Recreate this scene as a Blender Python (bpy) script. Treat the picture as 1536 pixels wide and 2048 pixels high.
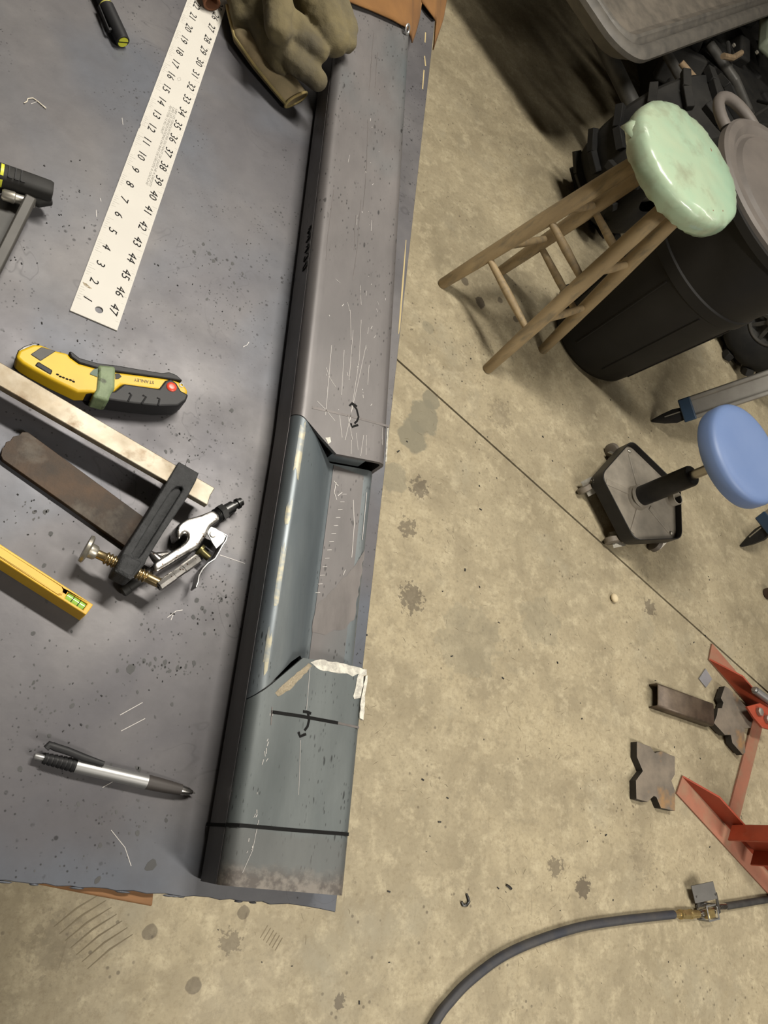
import bpy, bmesh, math, random
from mathutils import Vector, Matrix, Euler, noise as mnoise
from mathutils.geometry import tessellate_polygon

for o in list(bpy.data.objects):
    bpy.data.objects.remove(o)
S = bpy.context.scene
COL = S.collection
T = 0.78                      # height of the steel table top above the floor
PI = math.pi
random.seed(7)

# ------------------------------------------------------------------ camera
cam = bpy.data.cameras.new('camera')
cam.sensor_width = 36.0
cam.lens = 36.0 * 1500.0 / 2048.0
cam.clip_start = 0.02
camo = bpy.data.objects.new('camera', cam)
COL.objects.link(camo)
camo.matrix_world = Matrix((
    (0.840734, -0.302993, -0.448733, 0.0),
    (0.098162, 0.900325, -0.424003, 0.0),
    (0.532476, 0.312425, 0.786677, T + 0.746955),
    (0, 0, 0, 1)))
S.camera = camo

# ------------------------------------------------------------------ world, lamps, exposure
w = bpy.data.worlds.new('workshop_air')
S.world = w
w.use_nodes = True
bg = w.node_tree.nodes['Background']
bg.inputs[0].default_value = (1.0, 0.95, 0.87, 1)
bg.inputs[1].default_value = 0.05

JA = math.atan2(-0.633, 1.606)          # direction of the saw-cut joint = long axis of the building


def strip_light(x, y, z, length, width, power, rot=JA, col=(1.0, 0.945, 0.85)):
    l = bpy.data.lights.new('strip_lamp', 'AREA')
    l.shape = 'RECTANGLE'
    l.size = length
    l.size_y = width
    l.energy = power
    l.color = col
    o = bpy.data.objects.new('strip_lamp', l)
    COL.objects.link(o)
    o.location = (x, y, z)
    o.rotation_euler = (0, 0, rot)


strip_light(0.46, 1.62, 3.45, 1.2, 0.16, 140)
strip_light(2.6, -1.5, 3.45, 2.4, 0.22, 165)
strip_light(4.2, 2.0, 3.45, 2.4, 0.22, 35)
strip_light(0.2, -3.4, 3.45, 2.4, 0.22, 25)
strip_light(-0.4, 4.6, 3.45, 2.4, 0.22, 25)

S.view_settings.view_transform = 'Standard'
S.view_settings.look = 'None'
S.view_settings.exposure = -0.10
S.view_settings.gamma = 1.0
S.view_settings.use_curve_mapping = False


# ------------------------------------------------------------------ materials
def mat(name, c1, c2=None, rough=0.5, metal=0.0, scale=8.0, detail=6.0, lo=0.35, hi=0.65,
        bump=0.0, bscale=150.0, rvar=0.0, spec=None, stretch=None, spots=None, coat=0.0, trans=0.0, c3=None, s3=30.0,
        lo3=0.6, hi3=0.75, emit=None):
    m = bpy.data.materials.new(name)
    m.use_nodes = True
    nt = m.node_tree
    N = nt.nodes
    L = nt.links
    b = N['Principled BSDF']
    b.inputs['Roughness'].default_value = rough
    b.inputs['Metallic'].default_value = metal
    b.inputs['Coat Weight'].default_value = coat
    b.inputs['Transmission Weight'].default_value = trans
    if spec is not None:
        b.inputs['Specular IOR Level'].default_value = spec
    if c2 is None:
        c2 = tuple(v * 0.82 for v in c1)
    tc = N.new('ShaderNodeTexCoord')
    vec = tc.outputs['Object']
    if stretch:
        mp = N.new('ShaderNodeMapping')
        mp.inputs['Scale'].default_value = stretch
        L.new(vec, mp.inputs['Vector'])
        vec = mp.outputs['Vector']

    def noise(sc, det=detail, rgh=0.6):
        n = N.new('ShaderNodeTexNoise')
        n.inputs['Scale'].default_value = sc
        n.inputs['Detail'].default_value = det
        n.inputs['Roughness'].default_value = rgh
        L.new(vec, n.inputs['Vector'])
        return n.outputs['Fac']

    def ramp(src, a, bb):
        r = N.new('ShaderNodeMapRange')
        r.inputs['From Min'].default_value = a
        r.inputs['From Max'].default_value = bb
        r.clamp = True
        L.new(src, r.inputs['Value'])
        return r.outputs['Result']

    def mix(f, a, bb):
        x = N.new('ShaderNodeMix')
        x.data_type = 'RGBA'
        L.new(f, x.inputs[0])
        for i, v in ((6, a), (7, bb)):
            if isinstance(v, tuple):
                x.inputs[i].default_value = (*v, 1)
            else:
                L.new(v, x.inputs[i])
        return x.outputs[2]
    n0 = noise(scale)
    f0 = ramp(n0, lo, hi)
    c = mix(f0, c1, c2)
    if c3:
        c = mix(ramp(noise(s3), lo3, hi3), c, c3)
    if spots:
        for (sc, th, colr) in spots:
            v = N.new('ShaderNodeTexVoronoi')
            v.inputs['Scale'].default_value = sc
            L.new(vec, v.inputs['Vector'])
            a = N.new('ShaderNodeMath')
            a.operation = 'MULTIPLY_ADD'
            L.new(noise(sc * 0.35, 3), a.inputs[0])
            a.inputs[1].default_value = -0.6
            L.new(v.outputs['Distance'], a.inputs[2])
            c = mix(ramp(a.outputs[0], th - 0.3, th - 0.36), c, colr)
    L.new(c, b.inputs['Base Color'])
    if rvar:
        r = N.new('ShaderNodeMapRange')
        r.inputs['To Min'].default_value = max(0.02, rough - rvar)
        r.inputs['To Max'].default_value = min(1.0, rough + rvar)
        L.new(noise(scale * 1.7), r.inputs['Value'])
        L.new(r.outputs['Result'], b.inputs['Roughness'])
    if bump:
        bp = N.new('ShaderNodeBump')
        bp.inputs['Strength'].default_value = bump
        bp.inputs['Distance'].default_value = 0.002
        L.new(noise(bscale, 4), bp.inputs['Height'])
        L.new(bp.outputs['Normal'], b.inputs['Normal'])
    if emit:
        b.inputs['Emission Color'].default_value = (*emit[0], 1)
        b.inputs['Emission Strength'].default_value = emit[1]
    return m


M = {}
M['black_plastic'] = mat('black_plastic', (0.010, 0.010, 0.011), (0.015, 0.015, 0.016), 0.52, bump=0.05, bscale=400, spec=0.3)
M['rubber'] = mat('black_rubber', (0.012, 0.012, 0.012), (0.024, 0.023, 0.021), 0.65, scale=12, bump=0.15, bscale=90, spec=0.3)
M['chrome'] = mat('chrome', (0.56, 0.545, 0.525), (0.40, 0.385, 0.37), 0.27, 1.0, scale=60, rvar=0.06, spots=[(260, 0.20, (0.10, 0.055, 0.03))])
M['silver'] = mat('satin_silver', (0.36, 0.36, 0.36), (0.30, 0.30, 0.30), 0.42, 0.8)
M['brass'] = mat('brass', (0.50, 0.38, 0.17), (0.36, 0.27, 0.12), 0.38, 0.8, scale=50)
M['dark_steel'] = mat('dark_steel', (0.10, 0.10, 0.10), (0.05, 0.05, 0.05), 0.35, 0.9, scale=80)
M['cast'] = mat('black_cast_iron', (0.030, 0.031, 0.033), (0.015, 0.016, 0.017), 0.6, 0.0, scale=90, bump=0.6, bscale=420, spec=0.35)
M['bar_steel'] = mat('worn_bar_steel', (0.290, 0.262, 0.210), (0.190, 0.155, 0.105), 0.50, 0.55, scale=22, rvar=0.1, c3=(0.11, 0.07, 0.035), s3=30, lo3=0.54, hi3=0.70, bump=0.05)
M['rust'] = mat('rusty_steel', (0.062, 0.034, 0.016), (0.028, 0.019, 0.012), 0.66, 0.15, scale=30, bump=0.2, bscale=300, c3=(0.095, 0.080, 0.062), s3=18, lo3=0.56, hi3=0.7)
M['rust_plate'] = mat('rusty_plate', (0.215, 0.180, 0.140), (0.125, 0.108, 0.088), 0.6, 0.2, scale=14, bump=0.15, bscale=200, c3=(0.30, 0.175, 0.075), s3=9, lo3=0.56, hi3=0.68)
M['plate_edge'] = mat('burnt_edge', (0.03, 0.026, 0.022), None, 0.6, 0.3, scale=60)
M['yellow'] = mat('yellow_plastic', (0.576, 0.376, 0.008), (0.496, 0.304, 0.006), 0.5, scale=14, c3=(0.224, 0.136, 0.016), s3=60, lo3=0.66, hi3=0.72)
M['level_yellow'] = mat('level_yellow', (0.616, 0.378, 0.022), (0.546, 0.317, 0.018), 0.45, scale=20, c3=(0.370, 0.220, 0.035), s3=50, lo3=0.66, hi3=0.75)
M['tape'] = mat('green_tape', (0.17, 0.22, 0.12), (0.10, 0.14, 0.07), 0.6, scale=40, bump=0.4, bscale=150, c3=(0.05, 0.06, 0.035), s3=70, lo3=0.6, hi3=0.68)
M['red_button'] = mat('red_button', (0.62, 0.06, 0.03), None, 0.35)
M['grey_pad'] = mat('dark_grey_pad', (0.07, 0.068, 0.062), None, 0.6, scale=40)
M['ink'] = mat('black_ink', (0.008, 0.008, 0.008), None, 0.7, spec=0.1)
M['ink_faint'] = mat('grey_ink', (0.20, 0.19, 0.165), None, 0.5)
M['text_brown'] = mat('brown_print', (0.10, 0.065, 0.01), None, 0.5)
M['ruler'] = mat('white_aluminium', (0.470, 0.450, 0.405), (0.43, 0.41, 0.37), 0.5, 0.0, scale=6, c3=(0.38, 0.365, 0.335), s3=14, lo3=0.62, hi3=0.8)
M['vial'] = mat('green_vial', (0.30, 0.50, 0.10), (0.24, 0.42, 0.08), 0.12, coat=0.5)
M['glove'] = mat('olive_suede', (0.118, 0.096, 0.046), (0.070, 0.057, 0.030), 0.95, scale=14, bump=0.35, bscale=260, c3=(0.060, 0.053, 0.038), s3=9, lo3=0.48, hi3=0.68)
M['cuff'] = mat('cuff_canvas', (0.27, 0.205, 0.115), (0.20, 0.16, 0.09), 0.9, scale=26, bump=0.3, bscale=400)
M['cuff_edge'] = mat('cuff_binding', (0.34, 0.25, 0.10), (0.20, 0.17, 0.07), 0.9, scale=40, bump=0.3, bscale=400)
M['suede'] = mat('tan_suede', (0.155, 0.071, 0.017), (0.108, 0.048, 0.012), 0.92, scale=10, bump=0.25, bscale=300)
M['wood'] = mat('stool_wood', (0.335, 0.250, 0.138), (0.245, 0.180, 0.100), 0.62, scale=9, stretch=(2.5, 2.5, 0.6), bump=0.12, bscale=60, c3=(0.170, 0.138, 0.088), s3=22, lo3=0.50, hi3=0.72)
M['timber'] = mat('timber', (0.22, 0.105, 0.036), (0.14, 0.065, 0.022), 0.75, scale=9, stretch=(1, 8, 8), bump=0.2, bscale=60)
M['mint'] = mat('mint_vinyl', (0.275, 0.395, 0.285), (0.335, 0.405, 0.285), 0.26, scale=6, bump=0.15, bscale=22, c3=(0.225, 0.245, 0.17), s3=9, lo3=0.52, hi3=0.72, coat=0.3)
M['can'] = mat('black_can_plastic', (0.0115, 0.011, 0.0105), (0.017, 0.016, 0.015), 0.58, scale=5, bump=0.08, bscale=40, c3=(0.045, 0.042, 0.038), s3=60, lo3=0.70, hi3=0.78, spec=0.25)
M['lid'] = mat('grey_lid_plastic', (0.120, 0.104, 0.092), (0.088, 0.077, 0.069), 0.6, scale=8)
M['tub'] = mat('dusty_grey_plastic', (0.150, 0.130, 0.105), (0.085, 0.075, 0.062), 0.75, scale=14, bump=0.1, bscale=60)
M['tub_rim'] = mat('grey_rim_plastic', (0.115, 0.105, 0.09), (0.075, 0.07, 0.062), 0.55, scale=20)
M['tire'] = mat('tire_rubber', (0.010, 0.010, 0.010), (0.020, 0.019, 0.017), 0.75, scale=10, bump=0.2, bscale=80, spec=0.2)
M['mud'] = mat('dried_mud', (0.20, 0.14, 0.08), (0.13, 0.09, 0.05), 0.9, scale=30)
M['blue'] = mat('blue_vinyl', (0.118, 0.182, 0.355), (0.135, 0.200, 0.372), 0.5, scale=6)
M['tray'] = mat('worn_tray_steel', (0.270, 0.240, 0.195), (0.185, 0.165, 0.135), 0.5, 0.15, scale=16, bump=0.08, bscale=90)
M['black_paint'] = mat('black_paint', (0.010, 0.010, 0.010), (0.016, 0.015, 0.015), 0.42, scale=30, spec=0.3)
M['alu'] = mat('aluminium', (0.40, 0.385, 0.355), (0.33, 0.315, 0.29), 0.48, 0.75, scale=20)
M['navy'] = mat('navy_plastic', (0.020, 0.045, 0.085), None, 0.45)
M['caster'] = mat('caster_wheel', (0.17, 0.145, 0.11), (0.10, 0.085, 0.07), 0.6)
M['red'] = mat('red_paint', (0.340, 0.052, 0.020), (0.255, 0.040, 0.016), 0.55, scale=14, c3=(0.28, 0.12, 0.075), s3=10, lo3=0.66, hi3=0.8)
M['red_dusty'] = mat('dusty_red_paint', (0.300, 0.118, 0.072), (0.245, 0.105, 0.066), 0.75, scale=20, c3=(0.235, 0.155, 0.095), s3=9, lo3=0.46, hi3=0.66)
M['scrap'] = mat('scrap_steel', (0.14, 0.105, 0.075), (0.075, 0.055, 0.04), 0.5, 0.4, scale=22, bump=0.1)
M['steel_chip'] = mat('clean_steel', (0.34, 0.34, 0.37), (0.28, 0.28, 0.30), 0.4, 0.6)
M['hose_blue'] = mat('hose_blue_black', (0.026, 0.029, 0.040), (0.050, 0.048, 0.049), 0.6, scale=25)
M['hose_black'] = mat('hose_black', (0.022, 0.021, 0.021), (0.040, 0.038, 0.035), 0.6, scale=40)
M['bare'] = mat('ground_bare_steel', (0.56, 0.54, 0.475), (0.36, 0.345, 0.305), 0.5, 0.2, scale=160, lo=0.42, hi=0.6, bump=0.4, bscale=700)
M['bare_warm'] = mat('heat_tinted_steel', (0.27, 0.225, 0.150), (0.15, 0.125, 0.085), 0.45, 0.4, scale=110, bump=0.4, bscale=600)
M['bare_crest'] = mat('rubbed_scale', (0.27, 0.25, 0.175), (0.15, 0.165, 0.165), 0.45, 0.3, scale=70, lo=0.42, hi=0.58)
M['scratch'] = mat('bright_scratch', (0.44, 0.42, 0.40), None, 0.45, 0.3)
M['grit'] = mat('black_grit', (0.02, 0.02, 0.02), None, 0.8)
M['stain'] = mat('dark_mill_scale', (0.085, 0.076, 0.073), (0.125, 0.112, 0.107), 0.45, 0.3, scale=60, stretch=(1, 0.3, 1))
M['pebble'] = mat('pale_chip', (0.62, 0.52, 0.34), None, 0.8)
M['wall_paint'] = mat('painted_wall', (0.22, 0.21, 0.19), (0.20, 0.19, 0.17), 0.8, scale=2)
M['ceiling_paint'] = mat('ceiling_liner', (0.40, 0.385, 0.355), (0.36, 0.345, 0.32), 0.7, scale=2)
M['low_bounce_wall'] = mat('low_bounce_dark_wall', (0.085, 0.080, 0.072), (0.06, 0.056, 0.05), 0.8, scale=2)  # unseen left and front walls, made dark to cut bounce light; no shelves
M['dark_metal'] = mat('dark_painted_metal', (0.045, 0.044, 0.041), (0.065, 0.062, 0.056), 0.5, 0.2, scale=30)
M['grey_metal'] = mat('grey_painted_metal', (0.060, 0.056, 0.050), (0.045, 0.042, 0.037), 0.5, 0.2, scale=30)
M['lime'] = mat('lime_plastic', (0.62, 0.64, 0.05), None, 0.4)
M['olive_ring'] = mat('olive_plastic', (0.42, 0.40, 0.10), None, 0.4)
M['zinc'] = mat('zinc_cast', (0.46, 0.44, 0.39), (0.34, 0.32, 0.27), 0.38, 0.8, scale=50)
M['thread'] = mat('pale_thread', (0.6, 0.55, 0.45), None, 0.8)


def steel_material(name, dark, light, blue, rough, metal, sx=(1, 1, 1), specks=True, rust_y=None, tides=0.35):
    """hot rolled plate: cloudy mill scale, blue-grey and purplish clouds, tide marks, black specks"""
    m = bpy.data.materials.new(name)
    m.use_nodes = True
    nt = m.node_tree
    N, L = nt.nodes, nt.links
    b = N['Principled BSDF']
    b.inputs['Metallic'].default_value = metal
    tc = N.new('ShaderNodeTexCoord')
    mp = N.new('ShaderNodeMapping')
    mp.inputs['Scale'].default_value = sx
    L.new(tc.outputs['Object'], mp.inputs['Vector'])
    V = mp.outputs['Vector']

    def noise(sc, det=6, rg=0.55, dist=0.0, vec=None):
        n = N.new('ShaderNodeTexNoise')
        n.inputs['Scale'].default_value = sc
        n.inputs['Detail'].default_value = det
        n.inputs['Roughness'].default_value = rg
        n.inputs['Distortion'].default_value = dist
        L.new(vec or V, n.inputs['Vector'])
        return n.outputs['Fac']

    def ramp(src, a, bb, t0=0.0, t1=1.0):
        r = N.new('ShaderNodeMapRange')
        r.inputs['From Min'].default_value = a
        r.inputs['From Max'].default_value = bb
        r.inputs['To Min'].default_value = t0
        r.inputs['To Max'].default_value = t1
        L.new(src, r.inputs['Value'])
        return r.outputs['Result']

    def mix(f, a, bb, mode='MIX'):
        x = N.new('ShaderNodeMix')
        x.data_type = 'RGBA'
        x.blend_type = mode
        if isinstance(f, float):
            x.inputs[0].default_value = f
        else:
            L.new(f, x.inputs[0])
        for i, v in ((6, a), (7, bb)):
            if isinstance(v, tuple):
                x.inputs[i].default_value = (*v, 1)
            else:
                L.new(v, x.inputs[i])
        return x.outputs[2]

    def mul(a, bb):
        x = N.new('ShaderNodeMath')
        x.operation = 'MULTIPLY'
        L.new(a, x.inputs[0])
        if isinstance(bb, float):
            x.inputs[1].default_value = bb
        else:
            L.new(bb, x.inputs[1])
        return x.outputs[0]
    cloud = noise(4.5, 5, 0.5, 0.6)
    c = mix(ramp(cloud, 0.38, 0.62), dark, light)
    c = mix(ramp(noise(2.6, 4, 0.5, 0.4), 0.50, 0.62), c, blue)
    fine = noise(38, 8, 0.7)
    c = mix(ramp(fine, 0.3, 0.7, 0.0, 0.35), c, tuple(v * 0.62 for v in dark))
    # tide marks: thin dark contour of a warped noise
    tide = noise(7.5, 3, 0.5, 1.2)
    band = N.new('ShaderNodeMath')
    band.operation = 'SUBTRACT'
    L.new(tide, band.inputs[0])
    band.inputs[1].default_value = 0.53
    ab = N.new('ShaderNodeMath')
    ab.operation = 'ABSOLUTE'
    L.new(band.outputs[0], ab.inputs[0])
    c = mix(mul(ramp(ab.outputs[0], 0.008, 0.001), ramp(noise(6, 2), 0.50, 0.60, 0.0, tides)), c, tuple(v * 0.35 for v in dark))
    if specks:
        for sc, th, msk in ((85, 0.20, 0.50), (190, 0.22, 0.44)):
            v = N.new('ShaderNodeTexVoronoi')
            v.inputs['Scale'].default_value = sc
            L.new(V, v.inputs['Vector'])
            k = mul(ramp(v.outputs['Distance'], th, th * 0.6), ramp(noise(5.5, 3, 0.6), msk, msk + 0.07))
            k = mul(k, ramp(noise(60, 3, 0.6), 0.46, 0.54))
            c = mix(mul(k, 0.85), c, tuple(v_ * 0.16 for v_ in dark))
    if rust_y is not None:                       # rusty cut end below this local y
        sep = N.new('ShaderNodeSeparateXYZ')
        L.new(tc.outputs['Object'], sep.inputs[0])
        wob = N.new('ShaderNodeMath')
        wob.operation = 'MULTIPLY_ADD'
        L.new(noise(45, 5, 0.65, 0.0, tc.outputs['Object']), wob.inputs[0])
        wob.inputs[1].default_value = 0.030
        L.new(sep.outputs['Y'], wob.inputs[2])
        k = ramp(wob.outputs[0], rust_y + 0.022, rust_y + 0.006, 0.0, 0.85)
        c = mix(k, c, mix(ramp(noise(120, 4, 0.6, 0.0, tc.outputs['Object']), 0.42, 0.6), (0.060, 0.040, 0.028), (0.235, 0.200, 0.165)))
        end_tone = N.new('ShaderNodeMath')
        end_tone.operation = 'MULTIPLY_ADD'
        L.new(noise(14, 4, 0.6, 0.0, tc.outputs['Object']), end_tone.inputs[0])
        end_tone.inputs[1].default_value = 0.02
        L.new(sep.outputs['Y'], end_tone.inputs[2])
        c = mix(ramp(end_tone.outputs[0], -0.468, -0.474, 0.0, 0.45), c, (0.095, 0.092, 0.088))  # greyer tone towards the near end
    L.new(c, b.inputs['Base Color'])
    L.new(ramp(noise(9, 6, 0.6), 0.3, 0.7, rough - 0.07, rough + 0.09), b.inputs['Roughness'])
    bp = N.new('ShaderNodeBump')
    bp.inputs['Strength'].default_value = 0.05
    bp.inputs['Distance'].default_value = 0.001
    L.new(noise(160, 4), bp.inputs['Height'])
    L.new(bp.outputs['Normal'], b.inputs['Normal'])
    return m


M['table'] = steel_material('hot_rolled_plate', (0.076, 0.073, 0.080), (0.120, 0.114, 0.115), (0.079, 0.088, 0.107), 0.47, 0.42)
M['tube'] = steel_material('mill_scale_tube', (0.093, 0.086, 0.086), (0.138, 0.127, 0.124), (0.090, 0.107, 0.114), 0.44, 0.30, (1.2, 0.45, 1.2), True, None, 0.0)
M['tube_blue'] = steel_material('blue_scale', (0.095, 0.114, 0.126), (0.163, 0.179, 0.182), (0.101, 0.127, 0.160), 0.40, 0.38, (2.0, 0.5, 2.0), True, None, 0.0)
M['tube_near'] = steel_material('blue_scale_near_end', (0.079, 0.091, 0.093), (0.120, 0.134, 0.134), (0.083, 0.100, 0.105), 0.46, 0.35, (2.0, 0.5, 2.0), True, -0.514, 0.0)


def floor_material():
    m = bpy.data.materials.new('worn_concrete')
    m.use_nodes = True
    nt = m.node_tree
    N, L = nt.nodes, nt.links
    b = N['Principled BSDF']
    tc = N.new('ShaderNodeTexCoord')
    V = tc.outputs['Object']

    def noise(sc, det=6, rg=0.55, dist=0.0, vec=None):
        n = N.new('ShaderNodeTexNoise')
        n.inputs['Scale'].default_value = sc
        n.inputs['Detail'].default_value = det
        n.inputs['Roughness'].default_value = rg
        n.inputs['Distortion'].default_value = dist
        L.new(vec or V, n.inputs['Vector'])
        return n.outputs['Fac']

    def ramp(src, a, bb, t0=0.0, t1=1.0):
        r = N.new('ShaderNodeMapRange')
        r.inputs['From Min'].default_value = a
        r.inputs['From Max'].default_value = bb
        r.inputs['To Min'].default_value = t0
        r.inputs['To Max'].default_value = t1
        L.new(src, r.inputs['Value'])
        return r.outputs['Result']

    def mix(f, a, bb):
        x = N.new('ShaderNodeMix')
        x.data_type = 'RGBA'
        L.new(f, x.inputs[0])
        for i, v in ((6, a), (7, bb)):
            if isinstance(v, tuple):
                x.inputs[i].default_value = (*v, 1)
            else:
                L.new(v, x.inputs[i])
        return x.outputs[2]

    def math_(op, a, bb):
        x = N.new('ShaderNodeMath')
        x.operation = op
        for i, v in enumerate((a, bb)):
            if isinstance(v, float):
                x.inputs[i].default_value = v
            else:
                L.new(v, x.inputs[i])
        return x.outputs[0]
    c = mix(ramp(noise(1.6, 4, 0.5, 0.3), 0.36, 0.64), (0.385, 0.328, 0.215), (0.320, 0.276, 0.186))
    c = mix(ramp(noise(7, 8, 0.62, 0.5), 0.42, 0.66), c, (0.250, 0.212, 0.140))
    c = mix(ramp(noise(19, 8, 0.7, 0.2), 0.50, 0.64, 0, 0.75), c, (0.445, 0.388, 0.265))
    c = mix(ramp(noise(27, 8, 0.78, 0.1), 0.52, 0.63, 0, 0.55), c, (0.215, 0.183, 0.122))
    c = mix(ramp(noise(75, 6, 0.75), 0.56, 0.66, 0, 0.5), c, (0.19, 0.16, 0.105))
    c = mix(ramp(noise(120, 4, 0.7), 0.35, 0.65, 0.0, 0.30), c, (0.22, 0.185, 0.12))
    c = mix(ramp(noise(3.2, 5, 0.6, 0.2), 0.58, 0.74, 0, 0.6), c, (0.285, 0.262, 0.195))
    # fine grit and scuffs
    c = mix(ramp(noise(60, 8, 0.7), 0.52, 0.70, 0, 0.55), c, (0.205, 0.165, 0.10))
    mp = N.new('ShaderNodeMapping')
    mp.inputs['Rotation'].default_value = (0, 0, 0.7)
    mp.inputs['Scale'].default_value = (90, 9, 1)
    L.new(V, mp.inputs['Vector'])
    sc = math_('MULTIPLY', ramp(noise(1.0, 4, 0.6, 0, mp.outputs[0]), 0.64, 0.72), ramp(noise(4, 3), 0.52, 0.64))
    c = mix(math_('MULTIPLY', sc, 0.6), c, (0.14, 0.11, 0.07))
    v = N.new('ShaderNodeTexVoronoi')
    v.inputs['Scale'].default_value = 42
    L.new(V, v.inputs['Vector'])
    sp = math_('MULTIPLY', ramp(v.outputs['Distance'], 0.17, 0.10), ramp(noise(3.1, 4), 0.53, 0.58))
    c = mix(math_('MULTIPLY', sp, 0.7), c, (0.10, 0.08, 0.055))
    # oil and paint stains where they lie on the slab: (x, y, radius, strength, colour)
    oil = (0.175, 0.160, 0.115)
    dark = (0.07, 0.055, 0.04)
    for (pt, r, st, col, rag) in (
        ((0.9672, 1.1526, 0.0), 0.055, 0.85, oil, 0.9), ((0.9351, 1.0785, 0.0), 0.050, 0.85, oil, 0.9), ((0.9857, 1.22, 0.0), 0.03, 0.8, oil, 0.9),
        ((0.8854, 0.9297, 0.0), 0.045, 0.55, oil, 0.9), ((0.9744, 0.9316, 0.0), 0.035, 0.65, dark, 3.4), ((0.9466, 0.8033, 0.0), 0.03, 0.6, dark, 4.0),
        ((0.9764, 0.6177, 0.0), 0.042, 0.65, dark, 3.4), ((1.5665, -0.0026, 0.0), 0.03, 0.75, dark, 2.8),
        ((1.4719, 0.0369, 0.0), 0.028, 0.6, dark, 3.2), ((1.141, 1.6644, 0.0), 0.022, 0.85, dark, 1.4), ((1.0765, 1.7175, 0.0), 0.015, 0.7, dark, 1.4),
        ((1.2223, 1.7195, 0.0), 0.012, 0.7, dark, 1.4), ((1.2931, 1.6775, 0.0), 0.012, 0.7, dark, 1.4), ((0.9548, 1.4663, 0.0), 0.022, 0.5, oil, 1.2),
        ((0.4823, -0.1508, 0.0), 0.012, 0.6, dark, 1.2), ((0.5827, -0.2302, 0.0), 0.014, 0.6, dark, 1.2), ((0.6578, -0.1089, 0.0), 0.012, 0.6, dark, 1.5),
        ((0.8924, -0.2531, 0.0), 0.016, 0.7, dark, 2.4), ((1.241, 1.2779, 0.0), 0.05, 0.28, dark, 4.0), ((1.7943, 0.0818, 0.0), 0.05, 0.25, dark, 4.0),
        ((1.17, 0.552, 0.0), 0.10, 0.35, oil, 1.4), ((1.8811, 0.8242, 0.0), 0.03, 0.6, dark, 3.6), ((0.3241, -0.1766, 0.0), 0.05, 0.22, dark, 3.8),
        ((0.639, -0.1604, 0.0), 0.025, 0.5, dark, 3.5), ((1.4133, 0.6667, 0.0), 0.07, 0.3, oil, 1.6)):
        d = N.new('ShaderNodeVectorMath')
        d.operation = 'DISTANCE'
        L.new(V, d.inputs[0])
        d.inputs[1].default_value = (pt[0], pt[1], 0)
        e = math_('DIVIDE', d.outputs['Value'], float(r * (0.8 if rag > 2 else 1.0)))
        n = math_('MULTIPLY', math_('SUBTRACT', noise(22 if rag < 2 else 75, 3, 0.6), 0.5), float(rag * 1.15))
        c = mix(ramp(math_('ADD', e, n), 1.05, 0.90, 0.0, float(st)), c, col)
    L.new(c, b.inputs['Base Color'])
    L.new(ramp(noise(5, 5), 0.3, 0.7, 0.5, 0.72), b.inputs['Roughness'])
    b.inputs['Specular IOR Level'].default_value = 0.35
    bp = N.new('ShaderNodeBump')
    bp.inputs['Strength'].default_value = 0.12
    bp.inputs['Distance'].default_value = 0.004
    L.new(noise(45, 6, 0.65), bp.inputs['Height'])
    L.new(bp.outputs['Normal'], b.inputs['Normal'])
    return m


M['floor'] = floor_material()
M['joint'] = mat('joint_dirt', (0.07, 0.055, 0.035), None, 0.9, scale=20)


# ------------------------------------------------------------------ geometry helpers
def rotz(a):
    return Matrix.Rotation(a, 3, 'Z')


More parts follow.
